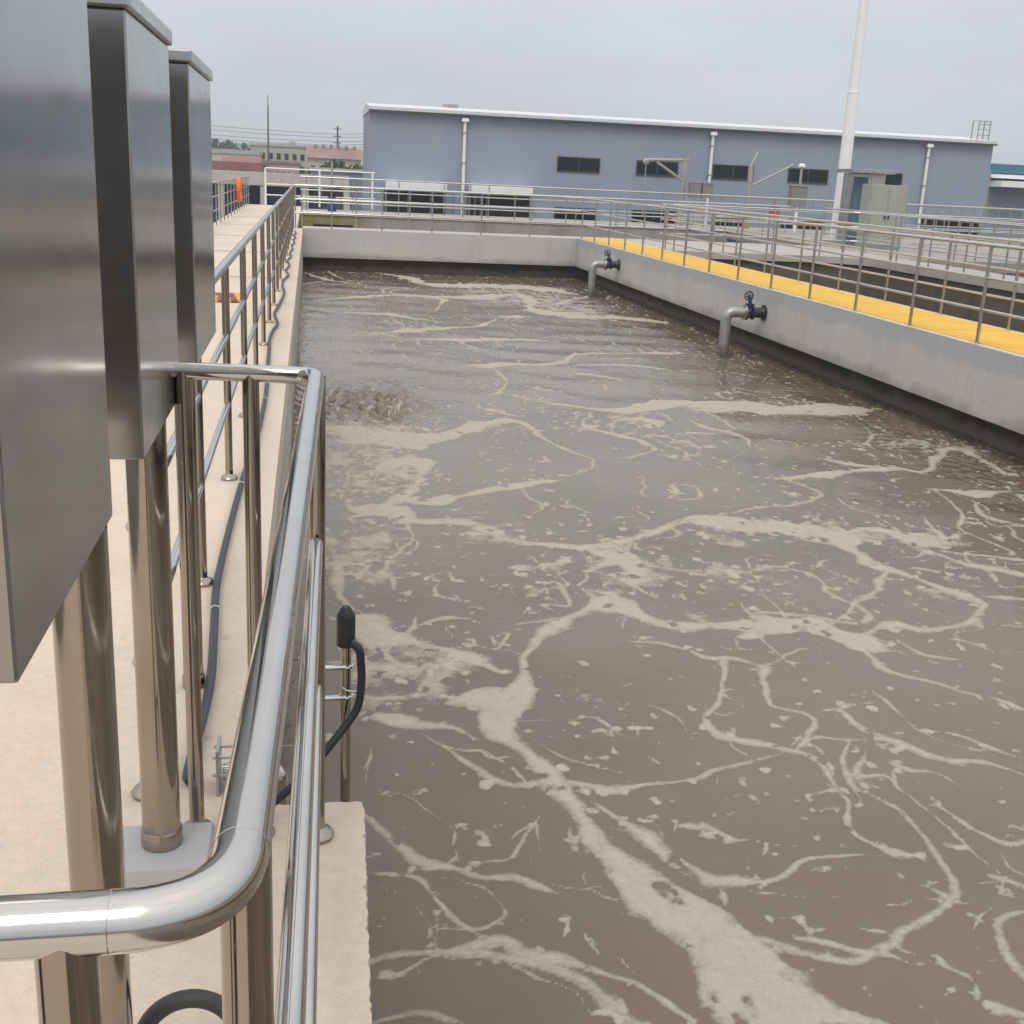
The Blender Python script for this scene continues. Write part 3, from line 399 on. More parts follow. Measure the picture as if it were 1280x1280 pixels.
# ------------------------------------------------------------------ ground and hills
GRD = plain('plant_ground', (.16, .15, .13), .9, var=.3, scale=.15)
struct('ground', MB().add([(-2500, -300, -3.2), (2500, -300, -3.2), (2500, 4000, -3.2), (-2500, 4000, -3.2)], [(0,1,2,3)]), GRD)
HILLM = plain('hill_scrub', (.07, .10, .12), .95, var=.2, scale=.004)
def hill(x0, x1, y, hmax, seed):
    rr = random.Random(seed); n = 60; ph = [rr.random()*6.28 for _ in range(5)]
    vs = []; fs = []
    for k, (yy, s) in enumerate(((y-260, 0), (y, 1), (y+260, 0))):
        for i in range(n+1):
            u = i/n; x = x0+(x1-x0)*u
            z = sum(math.sin(u*(4+5*j)+ph[j])/(j+1.2) for j in range(5))*.16+.62
            vs.append((x, yy, -3.2+max(0, z)*hmax*math.sin(math.pi*min(1, max(0, u)))*s))
    for k in range(2):
        for i in range(n): fs.append((k*(n+1)+i, k*(n+1)+i+1, (k+1)*(n+1)+i+1, (k+1)*(n+1)+i))
    return MB().add(vs, fs, True)
struct('hills', hill(-900, 1300, 2200, 62, 4), HILLM)

# ------------------------------------------------------------------ decks, walkways and tank walls
rj = random.Random(5)                                            # chipped slab edge of the bay
chip = [(.112+.022*k/60+rj.uniform(-.0025, .0025)-(.005 if rj.random() < .12 else 0), 1.87+.80*k/60) for k in range(60)]
chip += [(.128-.30*k/22, 2.688+rj.uniform(-.004, .002)) for k in range(22)]
b = MB(); b.prism([(-2.5, -6), (.115, -6)]+chip+[(-.173, 2.69), (-.173, 31.9), (-.33, 31.9), (-.33, 49.4), (-2.5, 49.4)], -.22, 0)
deck = struct('deck', b, DECKM)
JM = plain('joint_shadow_gap', (.30, .235, .18), .95)  # brown of the joint strips laid on the deck
for yj in (9.2, 17.3, 22.4, 27.4, 32.4, 37.5, 42.6):         # expansion joints crossing the deck
    link('joint', MB().box((-2.48, yj, .0005), (-.46, yj+.05, .004)).mesh('joint'), JM, deck)
# left tank wall
r = root('tank_wall', (-.3, 15, -4), 'pale concrete tank wall under the left deck beside the railing', 'wall')
part('wall', MB().box((-.45, -6, -4), (-.176, 32.2, -.222)), concrete('left_wall_concrete', (.47, .44, .40), (.27, .22, .16), .5), r)
part('scum_line', MB().box((-.176, -6, -1.12), (-.170, 31.9, -.86)), TANM, r)
# far wall: a walkway beam over a recessed wet wall
r = root('tank_wall', (3.5, 32, -4), 'grey concrete beam wall closing the far end of the foaming tank', 'wall')
part('beam', MB().box((-.172, 31.883, -.7365), (8.45, 33.1, 0)), WALLX, r)
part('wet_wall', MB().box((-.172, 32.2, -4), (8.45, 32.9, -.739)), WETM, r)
# right wall beam
r = root('tank_wall', (7.8, 15, -4), 'long grey concrete beam wall under the yellow walkway', 'wall')
part('beam', MB().box((7.15, -10, -.7365), (8.45, 31.880, 0)), WALLM, r)
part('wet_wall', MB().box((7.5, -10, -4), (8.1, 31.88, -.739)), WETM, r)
b = MB().box((7.225, -10, .004), (8.36, 31.86, .030)); ywalk = struct('walkway', b, YELM)
for k in range(28):                                          # seams between the grating panels
    link('seam', MB().box((7.235, 31.0-k*1.5, .0305), (8.35, 31.006-k*1.5, .0318)).mesh('seam'), plain('grating_seam', (.62, .36, .03), .7) if k == 0 else bpy.data.materials['grating_seam'], ywalk)
for xa, xb in ((7.152, 7.221), (8.364, 8.448)):  # thin pale strip along each walkway edge
    link('edge_trim', MB().box((xa, -10, .003), (xb, 31.86, .022)).mesh('edge_trim'), EDGEM, ywalk)
# second tank: far wall with rounded corner, right wall
arc = [(12.45+1.0*math.cos(a), 26.9+1.0*math.sin(a)) for a in [math.radians(q) for q in range(0, 91, 10)]]
poly = [(13.45, -10)]+[(13.45, 26.9)]+arc[1:]+[(8.452, 27.9), (8.452, 33.1), (14.75, 33.1), (14.75, -10)]
r = root('tank_wall', (14, 20, -4), 'grey slab wall with rounded corner around the second tank', 'wall')
part('slab', MB().prism(poly[::-1][::-1], -.16, 0), concrete('slab_concrete', (.44, .42, .39), (.22, .20, .18), .4), r)
inner = [(13.55, -10)]+[(13.55, 26.9)]+[(x+.1*(x-12.45), y+.1*(y-26.9)) for x, y in arc[1:]]+[(8.452, 28.0), (8.452, 33.0), (14.65, 33.0), (14.65, -10)]
part('wet_face', MB().prism(inner, -4, -.162), concrete('second_wet_concrete', (.13, .115, .085), (.05, .045, .035), .6), r)
# channel behind the far walkway, its stained far wall and the back deck
r = root('tank_wall', (6, 41.5, -4), 'stained concrete channel wall behind the far railing', 'wall')
m, t, bb = newmat('channel_wall_stained'); p = pos(t); s = N(t, 'ShaderNodeSeparateXYZ'); L(t, p, s.inputs[0])
c = mixc(t, rng(t, noise(t, pos(t, False, (1.5, 1, .3)), 1.2, 5, .65), .4, .7), (.36, .33, .31), (.24, .22, .205))
ol = mth(t, 'MULTIPLY', rng(t, s.outputs[0], 1.4, 2.3, 1, 0, True), rng(t, noise(t, p, 2.5, 4), .3, .55, .4, 1))
c = mixc(t, ol, c, (.24, .20, .055)); L(t, c, bb.inputs['Base Color']); bb.inputs['Roughness'].default_value = .85
part('wall', MB().box((-.33, 41.2, -4), (14.75, 41.6, 0)), m, r)
part('overflow_slot', MB().box((.12, 41.17, -.47), (1.45, 41.198, -.30)), plain('slot_dark', (.006, .006, .006), .9), r)
part('coping', MB().box((-.33, 41.16, .004), (14.75, 41.62, .05)), EDGEM, r)
struct('deck', MB().box((-.33, 41.62, -.25), (36, 47, 0)), OLDM)
struct('deck', MB().box((14.752, 27.9, -.25), (36, 41.618, -.002)), OLDM)
r = root('tank_wall', (20, 28, -4), 'pale concrete wall along the third tank at the right edge', 'wall')
part('wall', MB().box((14.66, 28.0, -4), (22.4, 28.3, -.252)), WALLX, r)
part('side_wall', MB().box((22.2, 3, -4), (22.6, 27.9, .02)), WALLM, r)
struct('deck', MB().box((22.6, 3, -.25), (40, 27.898, 0)), OLDM)

# ------------------------------------------------------------------ railings
def post_mesh(rad, h, n=12): return MB().tube([(0,0,0), (0,0,h)], rad, n, False).mesh('post')
def flange_mesh(rad): return MB().lathe([(rad*1.1, .001), (rad*2.15, .001), (rad*2.25, .010), (rad*1.9, .020), (rad*1.3, .024), (rad*1.02, .030)], 20).mesh('base_flange')
PM = {}
def railing(path, posts, label, rails=(1.074, .73, .39), rt=.022, rm=.016, rp=.019, mat=None, pmat=None, flange=True, corner=.0, group='steel railings round the tanks', n=12):
    mat = mat or RAILM; p0 = path[0]; r = root('railing', (p0[0], p0[1], 0), label, 'railing', group)
    names = ['top_rail', 'middle_rail', 'lower_rail']
    for i, z in enumerate(rails):
        pts = [(x, y, z) for x, y in path]
        if corner and len(pts) > 2: pts = bend(pts, corner, 8)
        part(names[min(i, 2)], MB().tube(pts, rt if i == 0 else rm, n), mat, r)
    key = (rp, rails[0], n, pmat)
    if key not in PM: PM[key] = (post_mesh(rp, rails[0]-.004, n), flange_mesh(rp))
    pm, fm = PM[key]
    for x, y in posts:
        o = link('post', pm, pmat or POST2, r, (x-p0[0], y-p0[1], 0))
        if flange: link('base_flange', fm, FLANM, o)
    return r
railing([(-.405, 2.70), (-.405, 31.9)], [(-.405, 2.768+1.5844*i) for i in range(19)], 'steel railing along the tank edge of the left deck', n=16, pmat=POSTM)
railing([(7.20, -8), (7.20, 31.95)], [(7.20, 30.02-1.516*i) for i in range(-1, 22)], 'steel railing on the tank side of the yellow walkway')
railing([(8.39, -8), (8.39, 28.2)], [(8.39, 26.1-1.62*i) for i in range(-1, 18)], 'steel railing on the far side of the yellow walkway', flange=False)
railing([(-.39, 31.95), (7.19, 31.95)], [(7.17-1.32*i, 31.95) for i in range(1, 6)]+[(-.36, 31.95)], 'steel railing on top of the far beam wall', rt=.027, rm=.024, flange=False)
railing([(-.3, 33.0), (13.6, 33.0)], [(-.2+1.45*i, 33.0) for i in range(10)], 'steel railing on the back edge of the far walkway', flange=False)
railing([(8.6, 28.02), (12.45, 28.02), (13.57, 28.02), (13.57, 8)], [(8.7+1.25*i, 28.02) for i in range(4)]+[(13.57, 26.2-1.5*i) for i in range(12)], 'steel railing rounding the corner of the second tank', corner=.9, flange=False)
railing([(14.62, 8), (14.62, 32.9)], [(14.62, 9+1.5*i) for i in range(16)], 'steel railing between the second and third tanks', flange=False)
railing([(14.9, 28.1), (30, 28.1)], [(15.2+1.5*i, 28.1) for i in range(10)], 'steel railing on the far wall of the third tank', flange=False)
railing([(-.3, 41.4), (14.6, 41.4), (34, 41.4)], [(-.1+1.55*i, 41.4) for i in range(22)], 'thin pale railing on the stained channel wall', rails=(1.22, .8, .4), rt=.028, rm=.02, flange=False)
railing([(14.0, 46.5), (35, 46.5)], [(14.1+.55*i, 46.5) for i in range(38)], 'pale railing with close bars at the back of the plant', rails=(1.15, .75, .35), rt=.03, rm=.025, rp=.02, flange=False)
railing([(-2.33, 10), (-2.33, 49.2)], [(-2.33, 10.5+1.5*i) for i in range(26)], 'steel railing on the outer side of the left deck', flange=False)
railing([(-1.72, 49.2), (2.6, 49.2)], [(-1.72, 49.2), (.4, 49.2), (2.5, 49.2)], 'white painted railing at the far end of the left deck', rails=(1.42, .82, .40), rt=.028, rm=.022, rp=.04, mat=WHITEM, pmat=WHITEM, flange=False)

# the bay railing right in front of the camera
HB = 1.118
bay = root('railing', (0, 2.53, 0), 'thick polished steel handrail bent round the near bay in the foreground', 'railing')
top = bend([(-1.3, .620, HB), (-.047, .624, HB), (.014, 2.535, HB), (-.42, 2.60, HB)], {1: .068, 2: .04}, 14)
part('top_rail', MB().tube(top, .0186, 32), RAILM, bay)
for z, nm in ((.75, 'middle_rail'), (.40, 'lower_rail')):
    part(nm, MB().tube([(-.026+(.006 if z < .5 else 0), .72, z), (.013, 2.50, z)], .0150, 18), RAILM, bay)
pm = post_mesh(.0178, HB, 24); fm = flange_mesh(.0178)
for x, y in ((.016, 2.53), (-.268, 2.575), (-.125, 2.555), (-.0437, .715), (-.142, .6235), (-.262, .623)):
    o = link('post', pm, POSTM, bay, (x, y-2.53, 0)); link('base_flange', fm, FLANM, o)
for (c, ax) in (((-.1155, .6238, HB), 'X'), ((-.0448, .692, HB), 'Y')):       # weld seams either side of the bend
    part('weld_seam', MB().torus(c, 0.0186, .0004, ax, 28, 6), RAILM, bay)

# ------------------------------------------------------------------ three control cabinets on posts
XF = -.285
for (y0, y1, py, pz, lab) in ((1.13, 1.722, 1.672, 0.0, 'nearest big stainless control cabinet filling the left edge'),
                              (2.065, 2.66, 2.40, .085, 'second stainless control cabinet, between the nearest and the farthest one'),
                              (3.09, 3.73, 3.42, 0.0, 'farthest stainless control cabinet, its right edge against the sky')):
    r = root('control_cabinet', (XF-.12, (y0+y1)/2, pz), lab, 'cabinet', 'stainless control cabinets on the left deck')
    part('body', MB().box((XF-.24, y0, 1.045), (XF, y1, 1.775), .0035), BOXM, r)
    part('lid', MB().box((XF-.252, y0-.008, 1.7755), (XF+.008, y1+.008, 1.806), .005), CAPM, r)
    part('door', MB().box((XF-.2475, y0+.02, 1.06), (XF-.2405, y1-.02, 1.76), .002), BOXM, r)
    px, pr = (XF-.042, .0412) if y0 < 3 else (XF-.068, .030)
    po = part('post', MB().tube([(px, py, pz), (px, py, 1.043)], pr, 32, False), POSTM, r)
    part('collar', MB().lathe([(pr+.0007, 0), (pr+.0037, .001), (pr+.0037, .034), (pr+.0007, .040)], 32, (px, py, pz+.001)), FLANM, po, r.location)
    if pz: part('plinth', MB().frustum((XF-.17, py-.125, .001), (XF+.075, py+.09, pz), .014), PEDM, r)

# ------------------------------------------------------------------ conduit, hose, probe, pipe bracket
cp = [(-.30, 2.80), (-.314, 2.853), (-.301, 3.359), (-.326, 3.885), (-.348, 4.34), (-.344, 5.27), (-.328, 6.095), (-.305, 6.866), (-.30, 8.2), (-.325, 9.3), (-.345, 10.3), (-.36, 10.95), (-.345, 11.6), (-.318, 12.1), (-.372, 12.9), (-.34, 13.8), (-.312, 15.1), (-.352, 15.9)]
y = 16.8; k = 0
while y < 31: cp.append((-.335+(.028 if k % 2 else -.02)+random.uniform(-.012, .012), y)); y += random.uniform(.8, 1.2); k += 1
sm = []
for i in range(len(cp)-1):
    p0, p1, p2, p3 = [cp[min(max(i+q, 0), len(cp)-1)] for q in (-1, 0, 1, 2)]
    for t_ in (0, .25, .5, .75):
        f = lambda a, b_, c_, d_: .5*(2*b_+(c_-a)*t_+(2*a-5*b_+4*c_-d_)*t_**2+(3*b_-a-3*c_+d_)*t_**3)
        sm.append((f(p0[0], p1[0], p2[0], p3[0]), f(p0[1], p1[1], p2[1], p3[1]), .021))
r = root('conduit', (-.31, 2.9, 0), 'blue grey flexible conduit snaking along the left deck edge', 'conduit')
part('hose', MB().tube(sm, .0145, 12), CONDM, r)
for yy, xx in ((3.02, -.31), (4.02, -.333), (5.75, -.336), (8.0, -.30)):
    part('cable_tie', MB().torus((xx, yy, .021), .0160, .0022, 'Y', 20, 6), TIEM, r)
hp = [(-.205-.083*math.cos(math.pi*u), 1.75+.01*math.sin(u*3), .085+.085*math.sin(math.pi*u)) for u in [i/20 for i in range(21)]]
hp = [(hp[0][0], 1.75, -.01)]+hp+[(hp[-1][0], 1.75, -.01)]
solo('hose_loop', MB().tube(hp, .0155, 16), HOSEM, (-.30, 1.80, 0), 'dark grey hose arching off the deck at the bottom of the foreground', 'hose')

# sludge probe clamped to the corner post
r = root('sensor_probe', (.09, 2.76, -1.4), 'steel sensor rod with black cap and looped cable beside the bay railing', 'sensor')
part('rod', MB().tube([(.092, 2.76, -1.5), (.088, 2.76, .41)], .0135, 18), POSTM, r)
part('cap', MB().lathe([(.019, 0), (.0235, .004), (.0235, .082), (.021, .088), (.0135, .100), (.009, .106)], 20, (.088, 2.76, .398)), BLACKM, r)
cab = bend([(.100, 2.742, .415), (.122, 2.735, .40), (.128, 2.73, .32), (.120, 2.72, .245), (.085, 2.70, .205), (.03, 2.66, .15), (-.03, 2.62, .10), (-.12, 2.60, .03)], .03, 5)
part('cable', MB().tube(cab, .0105, 14), BLACKM, r)
for z in (.345, .262):
    c_ = part('clamp_arm', MB().tube([(-.004, 2.735, z+.004), (.088, 2.748, z)], .0075, 12), RAILM, r)
    part('clamp_ring', MB().torus((.090, 2.76, z), .0155, .0042, 'Z', 24, 8), RAILM, c_, r.location)
part('bracket_bar', MB().box((-.010, 2.728, -.30), (.000, 2.742, .40), .002), DULLM, r)
part('cable_tie', MB().torus((.106, 2.748, .29), .024, .0018, 'Z', 24, 6), TIEM, r)

# air pipe stub with flange plates on the wall edge
r = root('air_pipe', (-.2, 2.80, 0), 'short steel air pipe with bolted flange plate just behind the bay', 'pipe')
part('pipe', MB().tube(bend([(-.222, 2.79, .045), (-.08, 2.79, .045), (-.06, 2.79, -1.3)], .04, 8), .0225, 20), RAILM, r)
part('plate', MB().box((-.236, 2.742, -.002), (-.228, 2.838, .125), .002), DULLM, r)
part('support', MB().tube([(-.195, 2.79, .0), (-.195, 2.79, .03)], .014, 14), POSTM, r)
for dz, dy in ((.10, .03), (.10, -.03), (.055, -.038)):
    part('bolt', MB().tube([(-.245, 2.79+dy, dz), (-.195, 2.79+dy, dz)], .0042, 8), DULLM, r)
part('clip', MB().torus((-.17, 2.79, .045), .0245, .003, 'X', 24, 8), BLACKM, r)

# ------------------------------------------------------------------ two drop pipes with gate valves on the right wall
def drop_pipe(y, zc, lab):
    r = root('drop_pipe', (7.15, y, zc), lab, 'pipe', 'valved drop pipes on the right tank wall'); X0 = 7.15
    path = bend([(6.80, y, zc), (6.52, y, zc), (6.52, y, zc-.58), (6.62, y+.12, zc-.80)], {1: .19, 2: .10}, 10)
    part('elbow_pipe', MB().tube(path, .084, 24), PIPEM, r)
    part('wall_flange', MB().lathe([(.125, 0), (.125, -.028), (.09, -.03), (.082, -.05), (.082, -.19)], 28, (X0-.001, y, zc), 'X'), VALVEM, r)
    v_ = part('valve_body', MB().lathe([(.082, -.19), (.115, -.191), (.115, -.215), (.075, -.22), (.092, -.255), (.075, -.29), (.12, -.295), (.12, -.32), (.09, -.322)], 28, (X0, y, zc), 'X'), VALVEM, r)
    part('bonnet', MB().lathe([(.055, .06), (.058, .12), (.075, .122), (.075, .14), (.03, .145), (.024, .22), (.02, .25)], 20, (X0-.255, y, zc)), BLUEV, v_, r.location)
    part('pipe_flange', MB().lathe([(.125, -.322), (.125, -.345), (.088, -.347), (.086, -.36)], 28, (X0, y, zc), 'X'), DULLM, r)
    for k in range(8):
        a = 2*math.pi*(k+.5)/8
        part('bolt', MB().tube([(X0-.36, y+.105*math.cos(a), zc+.105*math.sin(a)), (X0-.28, y+.105*math.cos(a), zc+.105*math.sin(a))], .010, 6), DULLM, r)
    wy = y-.12; wz = zc+.27; wx = X0-.30
    h_ = part('handwheel', MB().torus((wx-.03, wy, wz), .068, .011, 'Y', 28, 8), VALVEM, r)
    for k in range(3):
        a = math.pi*k/3+.3
        part('spoke', MB().tube([(wx-.03-.066*math.cos(a), wy, wz-.066*math.sin(a)), (wx-.03+.066*math.cos(a), wy, wz+.066*math.sin(a))], .007, 6), VALVEM, h_, r.location)
    part('gear_stem', MB().tube([(wx-.03, wy-.012, wz), (wx-.01, y-.02, wz-.01), (X0-.255, y, zc+.20)], .018, 10), BLUEV, r)
drop_pipe(17.92, -.36, 'nearer grey drop pipe with dark gate valve on the right tank wall')
drop_pipe(27.20, -.33, 'farther grey drop pipe with dark gate valve near the far corner')

# ------------------------------------------------------------------ things on the decks
r = root('lifebuoy', (-2.2, 39.4, .35), 'orange lifebuoy hung on the outer railing of the left deck', 'lifebuoy')
part('ring', MB().torus((-2.2, 39.4, .76), .31, .085, 'X', 36, 14), plain('orange_buoy', (.80, .17, .03), .5), r)
for k in range(4):
    a = math.pi/4+k*math.pi/2
    part('band', MB().torus((-2.2, 39.4+.31*math.cos(a), .76+.31*math.sin(a)), .09, .008, 'Y' if k % 2 else 'Z', 16, 6), plain('buoy_band', (.7, .25, .2), .5) if k == 0 else bpy.data.materials['buoy_band'], r)
m, t, bb = newmat('hazard_stripes'); p = pos(t); s = N(t, 'ShaderNodeSeparateXYZ'); L(t, p, s.inputs[0])
q = mth(t, 'PINGPONG', mth(t, 'ADD', s.outputs[0], mth(t, 'MULTIPLY', s.outputs[1], .12)), .075)
L(t, mixc(t, rng(t, q, .034, .041), (.62, .36, .05), (.22, .05, .04)), bb.inputs['Base Color']); bb.inputs['Roughness'].default_value = .6
r = root('hatch_cover', (-1.1, 14.4, 0), 'striped yellow and red hatch cover lying on the left deck', 'hatch')
part('plate', MB().box((-1.4, 13.98, .004), (-.80, 14.83, .03), .004), m, r)
part('handle', MB().tube(bend([(-1.16, 14.1, .03), (-1.16, 14.1, .06), (-1.04, 14.1, .06), (-1.04, 14.1, .03)], .015), .006, 8), DULLM, r)

GREYC = plain('grey_green_cabinet_paint', (.33, .34, .295), .5, var=.06)
r = root('electric_cabinet', (16.3, 32.7, 0), 'pale grey green electric cabinet standing beside the lamp pole', 'cabinet')
part('body', MB().box((15.72, 32.40, .06), (16.86, 32.95, 1.80), .015), GREYC, r)
part('plinth', MB().box((15.74, 32.43, 0), (16.84, 32.93, .062)), DULLM, r)
for xa, xb in ((15.76, 16.285), (16.30, 16.82)):
    d_ = part('door', MB().box((xa, 32.385, .12), (xb, 32.399, 1.74), .004), GREYC, r)
    part('handle', MB().box(((xb-.07) if xa < 16 else (xa+.03), 32.36, .85), ((xb-.03) if xa < 16 else (xa+.07), 32.384, 1.05)), BLACKM, d_, r.location)
r = root('control_kiosk', (16.4, 34.4, 0), 'steel kiosk with flat canopy behind the grey green cabinet', 'kiosk')
part('body', MB().box((15.95, 34.15, 0), (17.0, 34.8, 2.10), .01), DULLM, r)
part('canopy', MB().box((15.75, 33.75, 2.11), (17.1, 34.9, 2.22), .01), CAPM, r)
part('door', MB().box((16.0, 34.13, .1), (16.45, 34.148, 2.0)), plain('blue_grey_door', (.09, .15, .22), .4), r)
part('side_panel', MB().box((16.55, 34.13, .9), (16.95, 34.148, 2.0)), CAPM, r)
r = root('lamp_pole', (16.5, 36, 0), 'tall white tapering lamp pole rising out of the picture', 'lamp pole')
part('pole', MB().tube([(16.5, 36, .03), (16.5, 36, 4.45), (16.5, 36, 4.47)], [.205, .178, .178], 24), WHITEM, r)
part('upper_pole', MB().tube([(16.5, 36, 4.52), (16.5, 36, 11.5)], [.165, .10], 24), WHITEM, r)
part('joint_ring', MB().lathe([(.178, 0), (.186, .005), (.186, .045), (.166, .05)], 24, (16.5, 36, 4.47)), WHITEM, r)
part('base_plate', MB().box((16.2, 35.7, 0), (16.8, 36.3, .03)), DULLM, r)
part('lamp_arm', MB().tube([(16.5, 36, 11.4), (15.4, 36, 11.8)], .05, 12), WHITEM, r)
part('lamp_head', MB().frustum((14.7, 35.86, 11.74), (15.5, 36.14, 11.88), .04), DULLM, r)

# davit hoists at the back, small boxes on posts, blue valve stand
GALV = plain('galvanised_steel', (.36, .35, .33), .5, metal=.3)
r = root('davit_hoist', (13.85, 44, 0), 'small davit hoist with braced level arm at the back deck', 'hoist')
part('post', MB().tube([(13.85, 44, 0), (13.82, 44, 2.5)], .085, 14), GALV, r)
part('arm', MB().tube([(13.95, 44, 2.42), (12.3, 44, 2.36)], .06, 12), GALV, r)
part('brace', MB().tube([(12.75, 44, 2.30), (13.78, 44, 1.68)], .05, 10), GALV, r)
part('pulley', MB().lathe([(.09, -.05), (.11, -.04), (.08, 0), (.11, .04), (.09, .05)], 18, (12.33, 44, 2.30), 'Y'), DULLM, r)
part('cable', MB().tube([(12.33, 44, 2.22), (12.33, 44, .3)], .02, 6), DULLM, r)
r = root('davit_hoist', (16.47, 44, 0), 'small davit hoist with rising diagonal arm at the back deck', 'hoist')
part('post', MB().tube([(16.47, 44, 0), (16.42, 44, 2.35)], .095, 14), GALV, r)
part('mast_tip', MB().tube([(16.42, 44, 2.33), (16.66, 44, 2.85)], .045, 10), DULLM, r)
part('arm', MB().tube([(16.52, 44, 1.62), (18.1, 44, 2.44)], .04, 10), GALV, r)
part('base', MB().lathe([(.2, 0), (.2, .04), (.12, .05), (.1, .5)], 16, (16.47, 44, 0)), plain('ochre_base', (.30, .25, .12), .7), r)
BOXG = plain('grey_meter_box', (.22, .215, .19), .5)
for x0, lab in ((13.95, 'left of two small grey boxes beside the level-armed hoist'), (14.42, 'right of two small grey boxes beside the level-armed hoist')):
    r = root('meter_box', (x0+.2, 43.6, 0), lab, 'box', 'small grey boxes at the back deck')
    part('body', MB().box((x0, 43.45, 1.10), (x0+.42, 43.75, 1.62), .01), BOXG, r)
    part('lid', MB().box((x0-.02, 43.43, 1.625), (x0+.44, 43.77, 1.66)), GALV, r)
    part('stand', MB().tube([(x0+.2, 43.6, 0), (x0+.2, 43.6, 1.098)], .03, 10), DULLM, r)
r = root('meter_box', (18.25, 43.6, 0), 'tall grey box under a white lamp by the diagonal-armed hoist', 'box')
part('body', MB().box((17.93, 43.45, .95), (18.55, 43.8, 1.68), .01), BOXG, r)
part('lid', MB().box((17.9, 43.42, 1.685), (18.58, 43.83, 1.73)), GALV, r)
part('stand', MB().box((18.2, 43.55, 0), (18.3, 43.65, .948)), WHITEM, r)
part('lamp_post', MB().tube([(18.28, 43.6, 1.73), (18.28, 43.6, 2.36)], .05, 10), GALV, r)
part('lamp', MB().lathe([(.06, 0), (.13, .02), (.13, .09), (.07, .14)], 14, (18.28, 43.6, 2.36)), WHITEM, r)
r = root('valve_stand', (.76, 42, 0), 'dark blue valve stand behind the far railing', 'valve')
part('base', MB().lathe([(.26, 0), (.26, .05), (.15, .12), (.12, .55), (.13, .60)], 20, (.76, 42, 0)), plain('deep_blue_paint', (.035, .035, .16), .45), r)
part('gearbox', MB().box((.45, 41.85, .62), (1.10, 42.15, .88), .03), BLACKM, r)
part('stem', MB().tube([(.76, 42, .88), (.76, 42, 1.75)], .04, 10), DULLM, r)
r = root('fire_box', (17.2, 43.2, 0), 'small red box behind the railings near the tall grey box', 'box')
part('body', MB().box((17.05, 43.1, .45), (17.40, 43.3, .95), .01), plain('red_paint', (.45, .06, .06), .5), r)
part('stand', MB().tube([(17.22, 43.2, 0), (17.22, 43.2, .448)], .03, 8), DULLM, r)

# ------------------------------------------------------------------ blue-grey workshop
m, t, bb = newmat('blue_grey_render'); p = pos(t)
c = mixc(t, rng(t, noise(t, pos(t, False, (.5, .5, .35)), 1.0, 5, .6), .35, .7), (.305, .342, .412), (.268, .308, .380))
c = mixc(t, rng(t, noise(t, pos(t, False, (1.2, 1, .25)), 1.0, 5, .7), .55, .75, 0, .6), c, (.335, .37, .415)); L(t, c, bb.inputs['Base Color']); bb.inputs['Roughness'].default_value = .8
BLU = m
GLASS = plain('dark_window_glass', (.008, .012, .016), .06, var=.3, scale=.8); GLASS.node_tree.nodes['Principled BSDF'].inputs['Specular IOR Level'].default_value = .2
DARKI = plain('dark_interior', (.02, .02, .02), .9)
FRAME = plain('grey_window_frame', (.045, .05, .055), .5)
r = root('workshop', (17.7, 58, -3.2), 'long blue grey workshop with white roof edge behind the tanks', 'building')
YB = 55.0
part('wall', MB().box((2.62, YB, -3.2), (32.75, YB+6, 4.02)), BLU, r)
rf = part('roof', MB().add([(2.58, YB-.22, 4.03), (32.8, YB-.22, 4.03), (32.8, YB+6.1, 4.03), (2.58, YB+6.1, 4.03), (2.58, YB-.22, 4.24), (32.8, YB-.22, 4.24), (32.8, YB+6.1, 4.24), (2.58, YB+6.1, 4.24), (2.58, YB+3, 4.52), (32.8, YB+3, 4.52)],
     [(3,2,1,0), (0,1,5,4), (2,3,7,6), (1,2,6,9,5), (3,0,4,8,7), (4,5,9,8), (7,8,9,6)]), ROOFW, r)
part('ridge_vent', MB().box((6.2, YB+2.8, 4.50), (6.9, YB+3.2, 4.66)), GALV, rf, r.location)
part('gutter', MB().box((2.58, YB-.30, 4.04), (32.79, YB-.222, 4.10)), FRAME, rf, r.location)
def window(parent, base, x0, x1, z0, z1, y=YB, panes=2):
    f_ = MB(); w_ = .06
    f_.box((x0, y-.05, z0), (x1, y-.004, z0+w_)); f_.box((x0, y-.05, z1-w_), (x1, y-.004, z1)); f_.box((x0, y-.05, z0+w_), (x0+w_, y-.004, z1-w_)); f_.box((x1-w_, y-.05, z0+w_), (x1, y-.004, z1-w_))
    for k in range(1, panes):
        xm = x0+(x1-x0)*k/panes; f_.box((xm-.03, y-.046, z0+w_), (xm+.03, y-.004, z1-w_))
    o = part('window', f_, FRAME, parent, base)
    part('pane', MB().box((x0+w_, y-.02, z0+w_), (x1-w_, y-.006, z1-w_)), GLASS, o, base); return o
for x0 in (11.2, 14.95, 18.65, 22.4, 26.2): window(r, r.location, x0, x0+2.02, 1.86, 2.53)
for x0, x1, z0, z1 in ((11.18, 13.2, -.95, .27), (14.9, 17.0, -1.0, .30), (18.8, 20.6, -.95, .26), (22.3, 24.4, -.95, .26), (29.4, 32.6, -.5, .62)): window(r, r.location, x0, x1, z0, z1)
for x0, x1 in ((3.35, 6.05), (7.15, 9.95)):
    d_ = part('doorway', MB().box((x0-.05, YB-.03, -3.2), (x1+.05, YB-.004, .72)), DARKI, r)
    for k in range(4):
        part('door_leaf', MB().box((x0+k*.12+(.9*k if x0 < 5 else .15*k), YB-.07, -3.18), (x0+k*.12+.10+(.9*k if x0 < 5 else .15*k), YB-.032, .66)), plain('door_grey', (.18, .20, .21), .5) if x0 < 5 and k == 0 else bpy.data.materials['door_grey'], d_, r.location)
    part('canopy', MB().box((x0, YB-1.1, .80), (x1, YB-.002, 1.08), .02), WHITEM, r)
